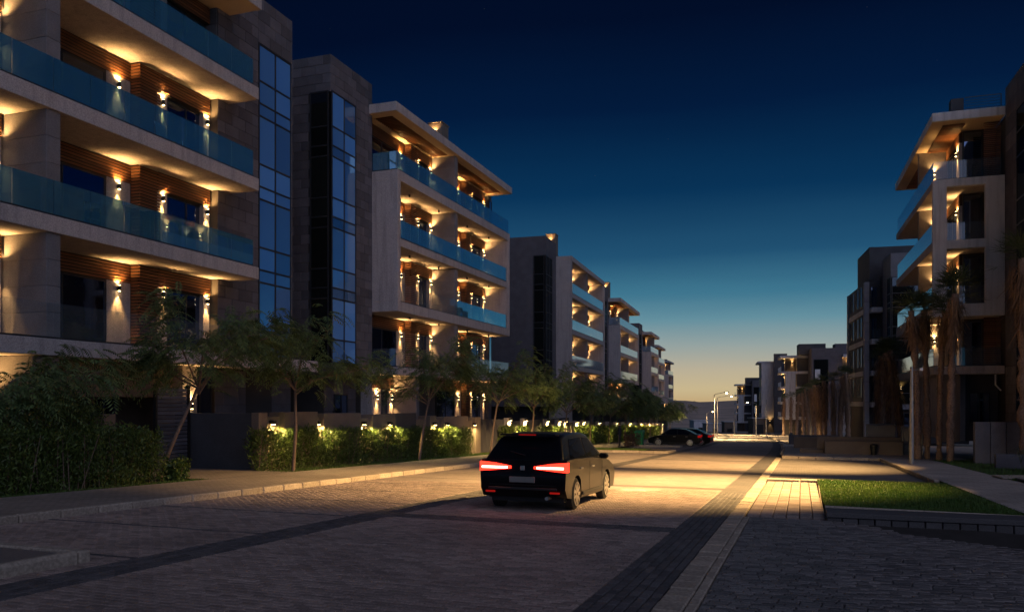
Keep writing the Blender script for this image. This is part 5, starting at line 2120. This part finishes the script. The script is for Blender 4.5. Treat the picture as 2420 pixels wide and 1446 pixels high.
        for hx in prof['handles']:
            bx('door_handle', e, hx - .1, hx + .1, sg * (hw - .01), sg * (hw + .025), .80, .83, 'rim', .01)
        if lights:
            bx('added_cut_off_plate', e, prof['front_x'] + .10, prof['front_x'] + .32, sg * .58 - .22, sg * .58 + .22, .662, .672, 'metal_black')  # added plate ahead of the lamp, blocks the beam above level
            L = link('headlight_beam', spot(lights, 52, 1.0, .008, (1.0, .70, .31)), e, (prof['front_x'] + .08, sg * .58, .66))
            L.rotation_euler = (0, -R(90 - 2.0), R(-5 if sg > 0 else -11))
    bx('number_plate', e, xr - .045, xr - .02, -.26, .26, prof['plate_z'] - .055, prof['plate_z'] + .055, 'plate', .005)
    bx('bumper_strip', e, xr - .035, xr + .1, -hw * .8, hw * .8, .42, .47, 'car_trim', .01)
    bx('tailgate_gap', e, xr - .012, xr + .02, -hw * .78, hw * .78, .515, .523, 'tyre')
    for sg in (-1, 1):
        bx('reflector', e, xr - .03, xr - .005, sg * (hw - .32), sg * (hw - .12), .36, .395, 'tail_dim', .005)
        bx('door_gap', e, -.30, -.292, sg * (hw - .002), sg * (hw + .002), .34, .95, 'tyre')
        bx('door_gap', e, .80, .808, sg * (hw - .002), sg * (hw + .002), .34, .92, 'tyre')
        bx('sill_strip', e, -.88, .88, sg * (hw - .01), sg * (hw + .012), .26, .33, 'car_trim', .01)
    if hatch:
        bx('spoiler', e, cab[2][0] - .16, cab[2][0] + .12, -hw * .66, hw * .66, cab[2][1] + .05, cab[2][1] + .085, 'car_black', .012)
        bx('brake_light', e, cab[2][0] - .165, cab[2][0] - .15, -.18, .18, cab[2][1] + .055, cab[2][1] + .075, 'tail_dim', .004)
        v, f = tube([(-2.03, -.02, 1.09), (-1.93, .32, 1.16)], [.012, .008], 6)
        mesh_obj('wiper', v, f, 'tyre', e)
        v, f = tube([(-2.14, -.5, .27), (-1.9, -.5, .27)], [.035, .035], 10)
        mesh_obj('exhaust', v, f, 'rim', e)
        bx('badge', e, xr - .02, xr - .005, -.045, .045, .80, .89, 'rim', .02)
    bx('underbody', e, xr + .3, prof['front_x'] - .3, -hw * .85, hw * .85, .17, .4, 'car_trim')
    return e


SEDAN = dict(
    outline=[(-1.67, .22), (-2.02, .26), (-2.16, .42), (-2.14, .70), (-2.08, .93), (-1.95, .985), (-1.45, 1.0), (0, .97), (.85, .94), (1.45, .86), (1.92, .73), (2.1, .60), (2.12, .40), (2.02, .24), (1.67, .22)],
    wheels=(1.29, -1.29), rear_x=-2.13, front_x=2.08, tail_z=.83, plate_z=.66, mirror_x=.72, handles=(-.05, -1.02),
    windows=[[(.78, .985), (.30, 1.36), (-.22, 1.385), (-.26, .985)], [(-.33, .985), (-.30, 1.385), (-.78, 1.35), (-1.28, 1.06), (-1.25, .985)]],
    screens=[(1.02, .985, .42, 1.385, .12), (-1.66, 1.04, -.98, 1.37, .12)])
SEDAN_CAB = [(-1.85, .97), (-1.72, 1.02), (-1.35, 1.22), (-.92, 1.40), (-.45, 1.455), (0, 1.46), (.33, 1.43), (.72, 1.2), (1.12, .94)]
HATCH = dict(
    outline=[(-1.67, .24), (-1.98, .28), (-2.12, .45), (-2.12, .75), (-2.05, 1.0), (-1.5, 1.02), (0, 1.0), (.85, .97), (1.45, .89), (1.9, .76), (2.08, .62), (2.1, .42), (2.0, .26), (1.67, .24)],
    wheels=(1.29, -1.29), rear_x=-2.11, front_x=2.06, tail_z=.86, plate_z=.62, mirror_x=.72, handles=(-.05, -1.0),
    windows=[[(.80, 1.02), (.32, 1.40), (-.22, 1.43), (-.26, 1.02)], [(-.33, 1.02), (-.30, 1.43), (-1.2, 1.40), (-1.55, 1.06), (-1.5, 1.02)]],
    screens=[(1.05, 1.0, .42, 1.42, .12), (-2.0, 1.05, -1.62, 1.42, .14)])
HATCH_CAB = [(-2.06, .98), (-1.98, 1.1), (-1.68, 1.42), (-1.3, 1.50), (-.5, 1.535), (0, 1.53), (.33, 1.48), (.75, 1.22), (1.15, .96)]
pit = math.atan(FALL)
car('moving_car', 'dark hatchback with glowing red tail lights driving up the road', S(16.7, -5.1, .0), ROTZ, HATCH, HATCH_CAB, 1.76, True, hatch=True, lights=2200.0, pitch=pit)
car('parked_car', 'black saloon parked across the bay beside the green bin', S(67.2, -9.95, .0), ROTZ + math.pi / 2 + R(2), SEDAN, SEDAN_CAB, 1.74, False)
car('parked_car', 'second dark car almost hidden behind the parked black saloon', S(70.6, -9.4, .0, False), ROTZ + math.pi / 2 - R(3), SEDAN, SEDAN_CAB, 1.74, False)


# =================================================================== person on the island, potted bush, balcony things
def person(label, loc, rotz):
    e = empty('person', loc, rotz)
    tag(e, label, 'person')
    P = [(0, 0, .93), (0, 0, 1.15), (0, 0, 1.38), (0, 0, 1.5), (0, .02, 1.62),
         (-.1, 0, .9), (-.11, .02, .5), (-.12, 0, .08), (-.12, .14, .03), (.1, 0, .9), (.12, .04, .5), (.13, 0, .08), (.13, .14, .03),
         (-.19, 0, 1.38), (-.24, .02, 1.1), (-.23, .12, .86), (.19, 0, 1.38), (.24, .02, 1.1), (.23, .12, .86)]
    E_ = [(0, 1), (1, 2), (2, 3), (3, 4), (0, 5), (5, 6), (6, 7), (7, 8), (0, 9), (9, 10), (10, 11), (11, 12), (2, 13), (13, 14), (14, 15), (2, 16), (16, 17), (17, 18)]
    rad = [.15, .14, .15, .06, .10, .1, .065, .05, .045, .1, .065, .05, .045, .07, .05, .04, .07, .05, .04]
    me = bpy.data.meshes.new('body')
    me.from_pydata(P, E_, [])
    me.materials.append(MATS['cloth_dark'])
    o = link('body', me, e)
    m = o.modifiers.new('skin', 'SKIN')
    for i, r_ in enumerate(rad):
        me.skin_vertices[0].data[i].radius = (r_, r_)
    me.skin_vertices[0].data[0].use_root = True
    o.modifiers.new('sub', 'SUBSURF').render_levels = 2
    v, f = tube([(0, .03, 1.53), (0, .03, 1.57), (0, .035, 1.63), (0, .03, 1.69), (0, .02, 1.73)], [.05, .08, .098, .085, .03], 12)
    mesh_obj('head', v, f, 'skin', e, smooth=True)
    v, f = tube([(0, 0, 1.64), (0, 0, 1.70), (0, .01, 1.75)], [.105, .095, .03], 12)
    mesh_obj('hair', v, f, 'cloth_dark', e, smooth=True)
    return e


person('person in dark clothes standing on the kerbed island beyond the moving car', S(57.8, -12.6, .1), ROTZ)
e = empty('bush', S(58.4, -11.8, .05))
tag(e, 'low reddish brown bush beside the standing person', 'bush')
Q = leaf_mass(900, (-.6, -.5, .05), (.6, .5, .9), .12, .04)
quads_obj('leaves', Q, 'flower', e)
v, f = tube([(0, 0, -.1), (.05, 0, .4), (.1, .05, .7)], [.03, .02, .01], 5)
mesh_obj('stem', v, f, 'bark', e)


def chair(loc, rotz, label):
    e = empty('chair', loc, rotz)
    tag(e, label, 'chair', 'white balcony chairs')
    bx('seat', e, -.24, .24, -.24, .24, .42, .46, 'white_plastic', .01)
    bx('backrest', e, -.24, .24, .21, .25, .5, .92, 'white_plastic', .01)
    for x_ in (-.21, .21):
        for y_ in (-.21, .21):
            bx('leg', e, x_ - .02, x_ + .02, y_ - .02, y_ + .02, 0, .419, 'white_plastic')


b3 = [o for o in bpy.data.objects if o.name.startswith('apartment_building') and 'third block on the left' in o.get('label', '')][0]
for i, (u, w_, a) in enumerate(((1.6, .7, .3), (3.0, .6, -.4), (5.2, .7, 2.0), (9.6, .6, .2), (11.2, .7, 1.2), (13.0, .6, -.5))):
    p = b3.matrix_basis @ Vector((u, w_, F2 + .01))
    chair(p, b3.rotation_euler.z + a, f'{ords[i]} white chair behind the glass on the second floor of the third left block')
# white board leaning inside the glass of the third floor, nearest block
e = empty('leaning_board', B1.world(-4.15, -.5, F3 + .003), B1.rotz)
tag(e, 'white folding board leaning behind the third floor balcony glass', 'board')
V = [(-.22, 0, 0), (.22, 0, 0), (.22, .14, .72), (-.22, .14, .72), (-.22, .02, 0), (.22, .02, 0), (.22, .16, .72), (-.22, .16, .72)]
mesh_obj('front_leaf', V, [(0, 1, 2, 3), (4, 7, 6, 5), (0, 4, 5, 1), (2, 6, 7, 3), (1, 5, 6, 2), (0, 3, 7, 4)], 'white_plastic', e)
bx('foot', e, -.25, .25, -.05, .2, 0, .03, 'white_plastic', .005)
